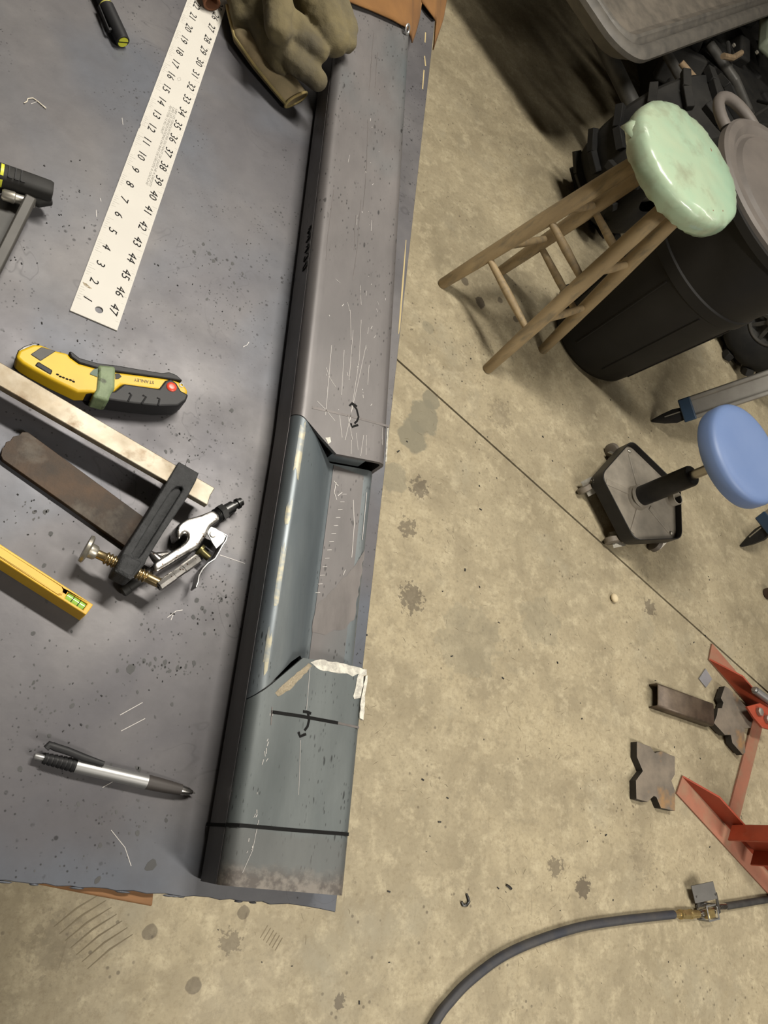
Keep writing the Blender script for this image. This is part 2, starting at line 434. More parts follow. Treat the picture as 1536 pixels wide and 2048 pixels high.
class G:
    def __init__(s):
        s.v = []
        s.f = []

    def add(s, vs, fs):
        o = len(s.v)
        s.v += [tuple(x) for x in vs]
        s.f += [tuple(i + o for i in f) for f in fs]
        return s

    def box(s, c, size, R=None):
        c = Vector(c)
        hx, hy, hz = (q / 2 for q in size)
        vs = [Vector((x, y, z)) for z in (-hz, hz) for x, y in ((-hx, -hy), (hx, -hy), (hx, hy), (-hx, hy))]
        if R is not None:
            vs = [R @ q for q in vs]
        return s.add([c + q for q in vs], [(3, 2, 1, 0), (4, 5, 6, 7), (0, 1, 5, 4), (1, 2, 6, 5), (2, 3, 7, 6), (3, 0, 4, 7)])

    def bar(s, a, b, wd, ht, up=(0, 0, 1)):
        a, b = Vector(a), Vector(b)
        x = (b - a)
        l = x.length
        x.normalize()
        u = Vector(up)
        y = u.cross(x).normalized()
        z = x.cross(y)
        R = Matrix((x, y, z)).transposed()
        return s.box((a + b) / 2, (l, wd, ht), R)

    def prism(s, poly, z0, z1, holes=()):
        loops = [list(poly)] + [list(h) for h in holes]
        flat = [q for lp in loops for q in lp]
        tris = tessellate_polygon([[Vector((q[0], q[1], 0)) for q in lp] for lp in loops])
        n = len(flat)
        vs = [(q[0], q[1], z0) for q in flat] + [(q[0], q[1], z1) for q in flat]
        fs = []
        if holes:
            for t in tris:
                a, b, c = (Vector((flat[i][0], flat[i][1], 0)) for i in t)
                if (b - a).cross(c - a).z < 0:
                    t = (t[0], t[2], t[1])
                fs.append(tuple(i + n for i in t))
                fs.append(tuple(reversed(t)))
        o = 0
        for k, lp in enumerate(loops):
            m = len(lp)
            area = sum(lp[i][0] * lp[(i + 1) % m][1] - lp[(i + 1) % m][0] * lp[i][1] for i in range(m))
            ccw = area > 0
            idx = list(range(o, o + m))
            if not ccw:
                idx.reverse()
            if k == 0 and not holes:
                fs.append(tuple(i + n for i in idx))
                fs.append(tuple(reversed(idx)))
            for i in range(m):
                a, b = idx[i], idx[(i + 1) % m]
                fs.append((a, b, b + n, a + n) if k == 0 else (b, a, a + n, b + n))
            o += m
        return s.add(vs, fs)

    def rings(s, rs, cap=True, closed=True):
        n = len(rs[0])
        vs = [q for r in rs for q in r]
        fs = []
        for i in range(len(rs) - 1):
            for j in range(n if closed else n - 1):
                a = i * n + j
                b = i * n + (j + 1) % n
                fs.append((a, b, b + n, a + n))
        if cap and closed:
            fs.append(tuple(reversed(range(n))))
            fs.append(tuple(range((len(rs) - 1) * n, len(rs) * n)))
        return s.add(vs, fs)

    def tube(s, pts, r, n=12, cap=True, sq=1.0, up=(0, 0, 1)):
        pts = [Vector(p) for p in pts]
        rr = r if isinstance(r, (list, tuple)) else [r] * len(pts)
        rs = []
        prev = None
        for i, p in enumerate(pts):
            t = (pts[min(i + 1, len(pts) - 1)] - pts[max(i - 1, 0)]).normalized()
            if prev is None:
                u = Vector(up)
                if abs(u.dot(t)) > 0.95:
                    u = Vector((1, 0, 0))
            else:
                u = prev
            x = (u - t * u.dot(t)).normalized()
            prev = x
            y = t.cross(x)
            rs.append([p + (x * math.cos(a) * sq + y * math.sin(a)) * rr[i] for a in (2 * PI * k / n for k in range(n))])
        return s.rings(rs, cap)

    def lathe(s, p0, axis, prof, n=24, cap=True):
        p0 = Vector(p0)
        t = Vector(axis).normalized()
        u = Vector((0, 0, 1)) if abs(t.z) < 0.9 else Vector((1, 0, 0))
        x = (u - t * u.dot(t)).normalized()
        y = t.cross(x)
        rs = [[p0 + t * d + (x * math.cos(2 * PI * k / n) + y * math.sin(2 * PI * k / n)) * r for k in range(n)] for d, r in prof]
        return s.rings(rs, cap)

    def ell(s, c, rx, ry, rz, R=None, nu=16, nv=10):
        c = Vector(c)
        rs = []
        for j in range(nv + 1):
            ph = -PI / 2 + PI * j / nv
            cr = max(0.002, math.cos(ph))
            ring = []
            for k in range(nu):
                a = 2 * PI * k / nu
                q = Vector((rx * cr * math.cos(a), ry * cr * math.sin(a), rz * math.sin(ph)))
                ring.append(c + (R @ q if R is not None else q))
            rs.append(ring)
        return s.rings(rs)

    def caps(s, a, b, ra, rb, n=12):
        """a tapered capsule"""
        a, b = Vector(a), Vector(b)
        d = (b - a).normalized()
        pts, rr = [], []
        for k in range(5):
            t = PI / 2 * (1 - k / 4)
            pts.append(a - d * ra * math.sin(t))
            rr.append(max(0.0006, ra * math.cos(t)))
        for k in range(5):
            t = PI / 2 * k / 4
            pts.append(b + d * rb * math.sin(t))
            rr.append(max(0.0006, rb * math.cos(t)))
        x0 = Vector((0, 0, 1)) if abs(d.z) < 0.9 else Vector((1, 0, 0))
        x = (x0 - d * x0.dot(d)).normalized()
        y = d.cross(x)
        return s.rings([[p + (x * math.cos(2 * PI * k / n) + y * math.sin(2 * PI * k / n)) * r for k in range(n)] for p, r in zip(pts, rr)])

    def ribbon(s, pts, wd, z0, z1):
        """flat strip in plan, between two heights"""
        pts = [Vector((p[0], p[1], 0)) for p in pts]
        l, r = [], []
        for i, p in enumerate(pts):
            t = (pts[min(i + 1, len(pts) - 1)] - pts[max(i - 1, 0)]).normalized()
            nrm = Vector((-t.y, t.x, 0))
            wi = wd[i] if isinstance(wd, (list, tuple)) else wd
            l.append(p + nrm * wi / 2)
            r.append(p - nrm * wi / 2)
        rs = []
        for a, b in zip(l, r):
            rs.append([Vector((a.x, a.y, z0)), Vector((a.x, a.y, z1)), Vector((b.x, b.y, z1)), Vector((b.x, b.y, z0))])
        return s.rings(rs)


def wloc(p):
    l = Vector((0, 0, 0))
    while p is not None:
        l += p.location
        p = p.parent
    return l


def obj(name, g, m, parent=None, bevel=0.0, seg=2, smooth=40, recalc=True, origin=None, label=None, stuff=False):
    """link the collected geometry as one mesh object, origin at its parent's (or its own base)"""
    if parent is not None:
        off = wloc(parent)
    elif origin is not None:
        off = Vector(origin)
    else:
        xs, ys, zs = zip(*g.v)
        off = Vector(((min(xs) + max(xs)) / 2, (min(ys) + max(ys)) / 2, min(zs)))
    me = bpy.data.meshes.new(name)
    me.from_pydata([tuple(Vector(v) - off) for v in g.v], [], g.f)
    if recalc:
        bm = bmesh.new()
        bm.from_mesh(me)
        bmesh.ops.recalc_face_normals(bm, faces=bm.faces)
        bm.to_mesh(me)
        bm.free()
    me.materials.append(M[m] if isinstance(m, str) else m)
    o = bpy.data.objects.new(name, me)
    COL.objects.link(o)
    if parent is not None:
        o.parent = parent
    else:
        o.location = off
    if smooth:
        me.polygons.foreach_set('use_smooth', [True] * len(me.polygons))
        me.set_sharp_from_angle(angle=math.radians(smooth))
    if bevel:
        b = o.modifiers.new('bevel', 'BEVEL')
        b.width = bevel
        b.segments = seg
        b.limit_method = 'ANGLE'
        b.angle_limit = math.radians(40)
        b.harden_normals = False
    if label:
        o['label'] = label
    if stuff:
        o['kind'] = 'stuff'
    return o


def burnt_sides(o):
    """flame-cut side faces carry black scale"""
    o.data.materials.append(M['plate_edge'])
    for p in o.data.polygons:
        if abs(p.normal.z) < 0.5:
            p.material_index = 1


def root(name, label, cat, loc, group=None):
    o = bpy.data.objects.new(name, None)
    o.empty_display_size = 0.05
    COL.objects.link(o)
    o.location = loc
    o['label'] = label
    o['category'] = cat
    if group:
        o['group'] = group
    return o


def tag(o, label, cat, group=None):
    o['label'] = label
    o['category'] = cat
    if group:
        o['group'] = group
    return o


def text_g(txt, size, pos, xdir, ydir, shear=0.0, depth=0.0002, align='CENTER'):
    """text outlines as geometry lying in the plane of xdir, ydir"""
    cu = bpy.data.curves.new('glyphs', 'FONT')
    cu.body = txt
    cu.size = size
    cu.shear = shear
    cu.align_x = align
    cu.align_y = 'CENTER'
    cu.resolution_u = 2
    to = bpy.data.objects.new('glyphs', cu)
    COL.objects.link(to)
    dg = bpy.context.evaluated_depsgraph_get()
    me = bpy.data.meshes.new_from_object(to.evaluated_get(dg))
    g = G()
    X, Y = Vector(xdir).normalized(), Vector(ydir).normalized()
    Z = X.cross(Y)
    p = Vector(pos)
    g.add([p + X * v.co.x + Y * v.co.y + Z * depth for v in me.vertices], [tuple(f.vertices) for f in me.polygons])
    bpy.data.objects.remove(to)
    bpy.data.curves.remove(cu)
    bpy.data.meshes.remove(me)
    return g


def dup(o, loc=None, rz=None, parent=None):
    c = o.copy()
    COL.objects.link(c)
    c.parent = parent
    if loc is not None:
        c.location = loc
    if rz is not None:
        c.rotation_euler = (0, 0, rz)
    for ch in list(o.children):
        dup(ch, None, None, c)
    return c


def jag(pts, amp, step, seed=0, closed=True):
    """subdivide a polygon and roughen its outline"""
    rnd = random.Random(seed)
    out = []
    n = len(pts)
    for i in range(n if closed else n - 1):
        a, b = Vector(pts[i][:2]), Vector(pts[(i + 1) % n][:2])
        k = max(1, int((b - a).length / step))
        nr = Vector((-(b - a).y, (b - a).x)).normalized()
        for j in range(k):
            q = a.lerp(b, j / k)
            if j:
                q = q + nr * rnd.uniform(-amp, amp)
            out.append((q.x, q.y))
    if not closed:
        out.append(tuple(pts[-1][:2]))
    return out


def dense_xy(pts, k, amp):
    rnd_ = random.Random(int(abs(pts[0][0]) * 1e4))
    out = []
    for a, b in zip(pts, pts[1:]):
        for j in range(k):
            q = Vector(a[:2]).lerp(Vector(b[:2]), j / k)
            out.append((q.x + rnd_.uniform(-amp, amp), q.y))
    out.append(tuple(pts[-1][:2]))
    return out


# ================================================================== THE ROOM
RX0, RX1, RY0, RY1, RZ = -5.0, 8.0, -5.0, 9.0, 3.6
jp = Vector((0.861, 1.301))
jd = Vector((1.606, -0.633)).normalized()
jn = Vector((-jd.y, jd.x))
if jn.y < 0:
    jn = -jn
base = G().box(((RX0 + RX1) / 2, (RY0 + RY1) / 2, -0.11), (RX1 - RX0, RY1 - RY0, 0.16))
fl = obj('floor', base, 'joint', origin=(0, 0, 0))
fl['kind'] = 'structure'
ga = jp + jn * 0.0035
gb = jp - jn * 0.0035


def joint_at(p, x):
    return p.y + (x - p.x) * jd.y / jd.x


up_slab = [(RX0, joint_at(ga, RX0)), (RX1, joint_at(ga, RX1)), (RX1, RY1), (RX0, RY1)]
lo_slab = [(RX0, RY0), (RX1, RY0), (RX1, joint_at(gb, RX1)), (RX0, joint_at(gb, RX0))]
for poly in (up_slab, lo_slab):
    obj('concrete_slab', G().prism(poly, -0.03, 0.0), 'floor', fl)
sg = G()
rnd = random.Random(15)
for k in range(700):
    if k % 12 == 0:
        ccx, ccy, can_ = rnd.uniform(0.45, 2.4), rnd.uniform(-0.28, 1.7), rnd.uniform(0, PI)
    q = Vector((ccx + rnd.gauss(0, 0.06), ccy + rnd.gauss(0, 0.06)))
    an_ = can_ + rnd.gauss(0, 0.5)
    l_ = rnd.uniform(0.004, 0.018)
    dv = Vector((math.cos(an_), math.sin(an_))) * l_
    sg.ribbon([q, q + dv * 0.5 + Vector((rnd.gauss(0, 0.001), rnd.gauss(0, 0.001))), q + dv], [0.0003, rnd.uniform(0.0006, 0.0016), 0.0003], 0.0, 0.0004)
for k in range(7):
    q = Vector((0.315 + 0.012 * k, -0.150 - 0.010 * k))
    sg.ribbon([q, q + Vector((0.030, 0.030)), q + Vector((0.065, 0.055))], [0.0012, 0.0030, 0.0012], 0.0, 0.0004)
for k in range(6):
    q = Vector((0.70 + 0.007 * k, -0.150 - 0.004 * k))
    sg.ribbon([q, q + Vector((0.012, 0.022))], 0.0018, 0.0, 0.0004)
obj('scuff_marks', sg, mat('floor_scuff', (0.15, 0.12, 0.075), (0.20, 0.165, 0.105), 0.8), fl, smooth=0, stuff=True)
cl = obj('ceiling', G().box(((RX0 + RX1) / 2, (RY0 + RY1) / 2, RZ + 0.05), (RX1 - RX0 + 0.2, RY1 - RY0 + 0.2, 0.1)), 'ceiling_paint')
cl['kind'] = 'structure'
for nm, c, sz in (('wall_left', (RX0 - 0.05, (RY0 + RY1) / 2, RZ / 2), (0.1, RY1 - RY0, RZ)),
                  ('wall_right', (RX1 + 0.05, (RY0 + RY1) / 2, RZ / 2), (0.1, RY1 - RY0, RZ)),
                  ('wall_front', ((RX0 + RX1) / 2, RY0 - 0.05, RZ / 2), (RX1 - RX0 + 0.2, 0.1, RZ)),
                  ('wall_back', ((RX0 + RX1) / 2, RY1 + 0.05, RZ / 2), (RX1 - RX0 + 0.2, 0.1, RZ))):
    o = obj(nm, G().box(c, sz), 'low_bounce_wall' if nm in ('wall_left', 'wall_front') else 'wall_paint')
    o['kind'] = 'structure'

# ================================================================== WORK TABLE
tb = root('work_table', 'large dark steel plate table top resting on timber rails', 'table', (-0.2, 0.8, 0))
rnd = random.Random(3)
plate = [(0.421, 1.75), (-0.85, 1.75), (-0.85, -0.040)]
x = -0.80
while x < 0.40:
    plate.append((x, -0.0425 - 0.006 * (x - 0.1) + rnd.uniform(-0.0011, 0.0011)))
    x += rnd.uniform(0.006, 0.02)
plate += [(0.402, -0.0455), (0.4205, -0.0475)]
obj('steel_plate', G().prism(plate, T - 0.006, T), 'table', tb, bevel=0.0006, seg=1)
slag = G()
for px_ in (0.106, 0.13, 0.165, 0.205, 0.247, 0.252, 0.258, 0.315, 0.33):
    slag.ell((px_, -0.0432 - 0.006 * (px_ - 0.1), T - 0.002), rnd.uniform(0.003, 0.008), 0.0011, 0.0016, nu=8, nv=5)
obj('cut_edge_slag', slag, 'table', tb, stuff=True)
obj('timber_rail', G().prism([(0.1698, -0.0474), (0.2353, -0.0539), (0.2317, -0.0244), (-0.1247, -0.0374), (-0.1186, -0.0526), (0.1111, -0.0409)], T - 0.056, T - 0.0062), 'timber', tb, bevel=0.0015)
obj('timber_rail', G().box((-0.22, 1.6, T - 0.006 - 0.025), (0.93, 0.09, 0.05)), 'timber', tb, bevel=0.002)
for lx, ly in ((-0.6, 0.03), (0.12, 0.03), (-0.6, 1.6), (0.12, 1.6)):
    obj('leg', G().box((lx, ly, (T - 0.056) / 2), (0.085, 0.085, T - 0.056)), 'timber', tb, bevel=0.003)
# yellow-brown rubbed wear line along the free edge and a few bright scratches in the plate
sc = G()
for q in ([(-0.0963, 0.7472), (-0.0915, 0.7554), (-0.0814, 0.7532)], [(-0.0038, 0.797), (-0.0002, 0.7872)], [(0.1657, 0.1028), (0.1836, 0.1179)], [(0.1701, 0.0889), (0.1894, 0.1038)],
          [(0.182, 0.0044), (0.1977, -0.0085), (0.2067, -0.0228)], [(0.1887, 0.2041), (0.1957, 0.2128), (0.202, 0.2155)], [(0.2289, 0.2846), (0.2584, 0.2833)],
          [(0.2045, 0.5512), (0.2088, 0.5563), (0.2105, 0.5617)], [(0.0034, 0.6464), (0.0063, 0.6373)], [(0.0031, 0.6653), (0.0053, 0.6612)],
          [(0.194, 0.2108), (0.1927, 0.2025)], [(0.1658, 0.0383), (0.1745, 0.045)]):
    sc.ribbon(q, 0.0006, T - 0.0002, T + 0.00025)
obj('scratch_marks', sc, 'scratch', tb, stuff=True)
dk = G()
rnd = random.Random(44)


def fleck(x, y, a, b, rot):
    n = 7
    p = [(x + math.cos(rot) * a * math.cos(2 * PI * k / n) - math.sin(rot) * b * math.sin(2 * PI * k / n), y + math.sin(rot) * a * math.cos(2 * PI * k / n) + math.cos(rot) * b * math.sin(2 * PI * k / n)) for k in range(n)]
    p = [(q[0] + rnd.uniform(-0.2, 0.2) * b, q[1] + rnd.uniform(-0.2, 0.2) * b) for q in p]
    dk.prism(p, T - 0.0002, T + 0.0002)


for c_, n_, sx_, sy_ in zip([(0.2335, 0.2346), (0.1824, 0.1541), (0.2121, 0.1579), (0.1578, 0.1154), (0.1125, 0.0978), (0.1621, 0.0442), (0.1535, 0.0096), (0.2057, 0.0153), (0.1492, 0.3658), (0.0368, 0.2737), (0.0713, 0.2322), (0.1556, 0.5821), (0.099, 0.668), (0.1675, 0.6522), (0.1936, 0.4283), (0.1745, 0.1877), (0.0852, 0.1333), (0.2148, 0.0786)],
                            (46, 22, 20, 26, 26, 18, 22, 14, 18, 18, 14, 24, 18, 18, 20, 20, 20, 12), (0.016, 0.02, 0.012, 0.03, 0.03, 0.03, 0.03, 0.02, 0.015, 0.012, 0.02, 0.03, 0.03, 0.02, 0.012, 0.03, 0.025, 0.02), (0.02, 0.004, 0.004, 0.02, 0.025, 0.02, 0.02, 0.02, 0.02, 0.012, 0.02, 0.03, 0.03, 0.03, 0.03, 0.015, 0.03, 0.03)):
    for k in range(n_):
        x_, y_ = c_[0] + rnd.gauss(0, sx_), c_[1] + rnd.gauss(0, sy_)
        if x_ > 0.262 or y_ < -0.035:
            continue
        a_ = rnd.uniform(0.0005, 0.0013) if rnd.random() < 0.8 else rnd.uniform(0.0013, 0.003)
        fleck(x_, y_, a_, a_ * rnd.uniform(0.5, 0.9), rnd.uniform(1.0, 2.2))
for q, a_, b_, r0 in zip([(0.2244, -0.0206), (0.1655, 0.1466), (0.1822, 0.155), (0.1963, 0.1596), (0.2096, 0.1574), (0.2178, 0.1602), (0.1758, 0.1566), (0.1805, -0.0361)], (0.006, 0.005, 0.003, 0.003, 0.003, 0.003, 0.003, 0.004), (0.0038, 0.004, 0.0014, 0.002, 0.0014, 0.0014, 0.0018, 0.002), (0.9, 1.4, 1.5, 1.7, 1.4, 1.5, 1.5, 1.2)):
    fleck(q[0], q[1], a_, b_, r0)
obj('scale_flecks', dk, mat('dark_fleck', (0.032, 0.032, 0.032), (0.05, 0.05, 0.05), 0.6), tb, smooth=0, stuff=True)
wear = G()
for q in ([(0.404, 1.3467), (0.4054, 1.3198)], [(0.4076, 1.2845), (0.4119, 1.2612)], [(0.4098, 1.2487), (0.4112, 1.2)], [(0.4128, 0.8556), (0.4155, 0.7784), (0.4181, 0.6964), (0.4181, 0.6803)]):
    wear.ribbon(q, [0.001] + [0.0028] * (len(q) - 2) + [0.001] if len(q) > 2 else 0.0022, T - 0.0002, T + 0.0002)
obj('rubbed_edge', wear, mat('yellow_rub', (0.36, 0.285, 0.135), None, 0.7), tb, stuff=True)

# ================================================================== THE NOTCHED STEEL TUBE
H, W = 0.0635, 0.125
WT = 0.0046
HZ = H - WT / 2                   # centre line of the wall
zm = 0.036                        # floor of the sunk middle


def xl(y):
    return 0.2695 - 0.0168 * (y + 0.03) if y < 0.44 else 0.2616 - 0.055 * (y - 0.44)


def lerp_tab(tab, x):
    for (a, fa), (b, fb) in zip(tab, tab[1:]):
        if x <= b:
            return fa + (fb - fa) * max(0.0, (x - a)) / (b - a)
    return tab[-1][1]


YU = [(0.0, 0.452), (0.010, 0.450), (0.033, 0.434), (0.057, 0.4185), (0.104, 0.4275), (0.125, 0.431)]
YL = [(0.0, 0.128), (0.019, 0.147), (0.049, 0.180), (0.12, 0.185), (0.125, 0.185)]
Y0, Y1 = -0.0295, 1.235
e = WT / 2


def arc(cx, cz, r, a0, a1, n=7):
    return [(cx + r * math.cos(math.radians(a0 + (a1 - a0) * i / n)), cz + r * math.sin(math.radians(a0 + (a1 - a0) * i / n))) for i in range(n + 1)]


def skin(prof, lo, hi, n):
    """surface swept along the bent axis; each profile point has its own start and end"""
    g = G()
    rs = []
    for k, (dx, dz) in enumerate(prof):
        a, b = lo(k, dx, dz), hi(k, dx, dz)
        row = []
        for i in range(n + 1):
            y = a + (b - a) * i / n
            row.append(Vector((xl(y) + dx, y, T + dz)))
        rs.append(row)
    g.rings(rs, cap=False, closed=False)
    return g


tubeo = root('rectangular_tube', 'long notched rectangular steel tube with marker lines on the table edge', 'steel tube', (0.33, 0.5, T))


def tube_part(name, g, m):
    o = obj(name, g, m, tubeo, recalc=False, smooth=50)
    s_ = o.modifiers.new('wall', 'SOLIDIFY')
    s_.thickness = WT
    s_.offset = 0.0
    es = o.modifiers.new('crisp', 'EDGE_SPLIT')
    es.split_angle = math.radians(35)
    return o


r_ = 0.011
pa = [(W - e, 0.022)] + arc(W - e - r_, e + r_, r_, 0, -90) + arc(e + r_, e + r_, r_, -90, -180) + [(e, HZ - r_)]
tube_part('tube_trough', skin(pa, lambda k, x, z: Y0, lambda k, x, z: Y1, 60), 'tube')
pb = [(e, HZ - r_)] + arc(e + r_, HZ - r_, r_, 180, 90)
n_ = 10
xs = [e + r_ + (W - 2 * e - 2 * r_) * i / n_ for i in range(1, n_)]
xs += [0.033, 0.057, 0.049, 0.104, 0.019]
xs = sorted(v for v in xs if e + r_ + 0.001 < v < W - e - r_ - 0.001)
pb += [(v, HZ) for v in xs] + arc(W - e - 0.009, HZ - 0.009, 0.009, 90, 0) + [(W - e, 0.022)]
tube_part('tube_top_far', skin(pb, lambda k, x, z: lerp_tab(YU, x), lambda k, x, z: Y1 - 0.05 + 0.3 * x, 40), 'tube')
tube_part('tube_top_near', skin(pb, lambda k, x, z: Y0, lambda k, x, z: lerp_tab(YL, x), 16), 'tube_near')
vx = 0.0645
pm = [(e, HZ - r_)] + arc(e + r_, HZ - r_, r_, 180, 62) + [(0.03, 0.0565), (0.04, 0.0515), (0.052, 0.0445)] + \
     [(vx - 0.004, zm + 0.0012), (vx, zm), (vx + 0.004, zm - 0.0004)] + [(0.085, zm), (0.105, zm)] + arc(W - e - 0.009, zm - 0.009, 0.009, 90, 0) + [(W - e, 0.022)]


def mext(z):
    return -0.0012 if z > 0.045 else -0.0006


tube_part('sunk_middle', skin(pm, lambda k, x, z: lerp_tab(YL, x) + 0.001 + 0.005 * max(0.0, min(1.0, (x - 0.006) / 0.035)) * (1 if z > 0.04 else 0), lambda k, x, z: lerp_tab(YU, x) + mext(z), 20), 'tube_blue')
# flat of the sunken middle, brownish scale
fm = G()
ys = [0.175 + (0.4185 - 0.175) * i / 12 for i in range(13)]
fm.rings([[Vector((xl(y) + vx + 0.003, y, T + zm + e - 0.0004)), Vector((xl(y) + vx + 0.003, y, T + zm + e + 0.0003)), Vector((xl(y) + 0.109, y, T + zm + e + 0.0003)), Vector((xl(y) + 0.109, y, T + zm + e - 0.0004))] for y in ys])
obj('brown_scale', fm, 'tube', tubeo)
st = jag([(0.3839, 0.3263), (0.3675, 0.2937), (0.3493, 0.2678), (0.3338, 0.2464), (0.3316, 0.229), (0.3325, 0.2159), (0.3482, 0.2164), (0.3581, 0.2243), (0.3713, 0.2286), (0.3764, 0.2378), (0.3811, 0.2413)], 0.0012, 0.006, 5)
obj('dark_scale_patch', G().prism(st, T + zm + e, T + zm + e + 0.0005), 'stain', tubeo)
# a strip left inside the far opening
obj('inner_strip', G().bar((xl(0.43) + 0.056, 0.4235, T + 0.044), (xl(0.44) + 0.102, 0.4325, T + 0.044), 0.003, 0.020), 'tube_blue', tubeo)

ZT = T + H


def mark(name, pts, wd, m='ink', z=ZT):
    return obj(name, G().ribbon(pts, wd, z - 0.0003, z + 0.0003), m, tubeo)


mark('marker_line', [(0.2804, 0.4647), (0.3297, 0.4742), (0.3838, 0.4821)], 0.0030, 'stain')
mk = G()
mk.ribbon([(0.3301, 0.4913), (0.3369, 0.4871), (0.341, 0.4776), (0.3397, 0.4714), (0.3369, 0.4668)], 0.0024, ZT - 0.0003, ZT + 0.0004)
mk.ribbon([(0.3272, 0.4872), (0.3299, 0.4926), (0.3371, 0.4908)], 0.0024, ZT - 0.0003, ZT + 0.0005)
mk.ribbon([(0.3323, 0.4649), (0.3342, 0.4608), (0.3417, 0.4667)], 0.0026, ZT - 0.0003, ZT + 0.0005)
obj('marker_arrow', mk, 'ink', tubeo)
mark('marker_line', [(0.2913, 0.1219), (0.3207, 0.1234), (0.3634, 0.1241)], 0.0032, 'ink')
mark('marker_line', [(0.3634, 0.1241), (0.3881, 0.1238)], 0.0022, 'stain')
mark('marker_line', [(0.29, 0.1264), (0.2919, 0.1098)], 0.0012, 'stain')
mk = G()
mk.ribbon([(0.3232, 0.1282), (0.3276, 0.1285), (0.3322, 0.1279)], 0.0026, ZT - 0.0003, ZT + 0.0005)
mk.ribbon([(0.3289, 0.1273), (0.331, 0.1213), (0.3303, 0.115), (0.3277, 0.1107)], 0.0024, ZT - 0.0003, ZT + 0.0004)
mk.ribbon([(0.3215, 0.1082), (0.3238, 0.1044), (0.3298, 0.1077)], 0.0026, ZT - 0.0003, ZT + 0.0005)
obj('marker_arrow', mk, 'ink', tubeo)
ml = G().ribbon([(xl(0.02) + 0.008, 0.0195), (xl(0.02) + 0.06, 0.021), (xl(0.02) + W - 0.004, 0.0235)], 0.0032, ZT - 0.0003, ZT + 0.0004)
ml.box((xl(0.018) - 0.0001, 0.0185, T + 0.027), (0.0006, 0.0032, 0.05))
ml.add([(xl(0.019) - 0.0004 + q[0], 0.0190 + q[2], T + q[1]) for q in [(0, 0.0515, -0.0016), (0, 0.0515, 0.0016), (0.0026, 0.0595, 0.0018), (0.0026, 0.0595, -0.0014), (0.008, 0.0640, -0.0012), (0.008, 0.0640, 0.0020)]],
       [(0, 1, 2, 3), (3, 2, 5, 4)])
obj('marker_line', ml, 'ink', tubeo)
# yellowish rubbed streaks along the crest of the sunken middle
for ya, yb_, a0_, a1_ in ((0.365, 0.445, 112, 80), (0.31, 0.352, 118, 92), (0.22, 0.30, 112, 88), (0.15, 0.205, 116, 92)):
    pw = arc(e + r_, HZ - r_, r_ + e + 0.0003, a0_, a1_, 4)
    rw = random.Random(int(ya * 1000))
    lo_ = [ya + rw.uniform(0, 0.02) for _ in pw]
    hi_ = [yb_ - rw.uniform(0, 0.02) for _ in pw]
    obj('rubbed_crest', skin(pw, lambda k, x, z: lo_[k], lambda k, x, z: hi_[k], 8), 'bare_crest', tubeo, recalc=False)
# scribble on the dark side wall
sq = G()
rnd = random.Random(11)
for y0 in (0.675, 0.690, 0.705, 0.722, 0.735):
    pts = [(xl(y0) - 0.0004, y0 + 0.005 * math.cos(a), T + 0.042 + 0.006 * math.sin(a * rnd.choice((1, 1.5)))) for a in [k * 0.7 for k in range(9)]]
    sq.tube(pts, 0.0007, 5)
obj('scribbled_mark', sq, 'ink', tubeo)

# ground bright metal along the near cut
bright = jag([(0.3238, 0.1772), (0.3339, 0.1825), (0.3572, 0.1839), (0.3895, 0.1839), (0.3902, 0.1782), (0.3837, 0.1758), (0.3793, 0.177), (0.3737, 0.1732), (0.3669, 0.1749), (0.3565, 0.1728), (0.3441, 0.1728), (0.3355, 0.172)], 0.0006, 0.004, 2)
obj('ground_edge', G().prism(bright, ZT - 0.0003, ZT + 0.0004), 'bare', tubeo)
b2 = jag([(0.38, 0.1761), (0.3867, 0.1764), (0.3874, 0.1661), (0.3855, 0.1532), (0.3785, 0.1509), (0.377, 0.1537)], 0.0005, 0.004, 4)
obj('ground_edge', G().prism(b2, ZT - 0.0003, ZT + 0.0005), 'bare', tubeo)
b3 = jag([(0.3891, 0.1769), (0.3914, 0.1784), (0.3916, 0.1524), (0.3924, 0.1321), (0.3875, 0.1333), (0.3869, 0.1515)], 0.0008, 0.004, 6)
obj('ground_edge', G().prism(b3, ZT - 0.004, ZT + 0.0002), 'bare', tubeo)
b4 = jag([(0.3217, 0.1762), (0.326, 0.1741), (0.3082, 0.1488), (0.2993, 0.1407), (0.2944, 0.1373), (0.2908, 0.14), (0.2973, 0.1491)], 0.0006, 0.004, 8)
obj('ground_edge', G().prism(b4, ZT - 0.0003, ZT + 0.0003), 'bare_warm', tubeo)
b5 = jag([(0.3022, 0.4328), (0.3082, 0.4365), (0.3103, 0.4307), (0.307, 0.4267)], 0.0005, 0.003, 9)
obj('ground_edge', G().prism(b5, ZT - 0.0003, ZT + 0.0004), 'bare', tubeo)
be = G().tube([(xl(y) + W - 0.0012, y, ZT - 0.0015 + 0.0004 * math.sin(i * 2.3)) for i, y in enumerate([0.434 + 0.0055 * k for k in range(10)])], 0.0011, 6)
obj('ground_edge', be, 'bare', tubeo)
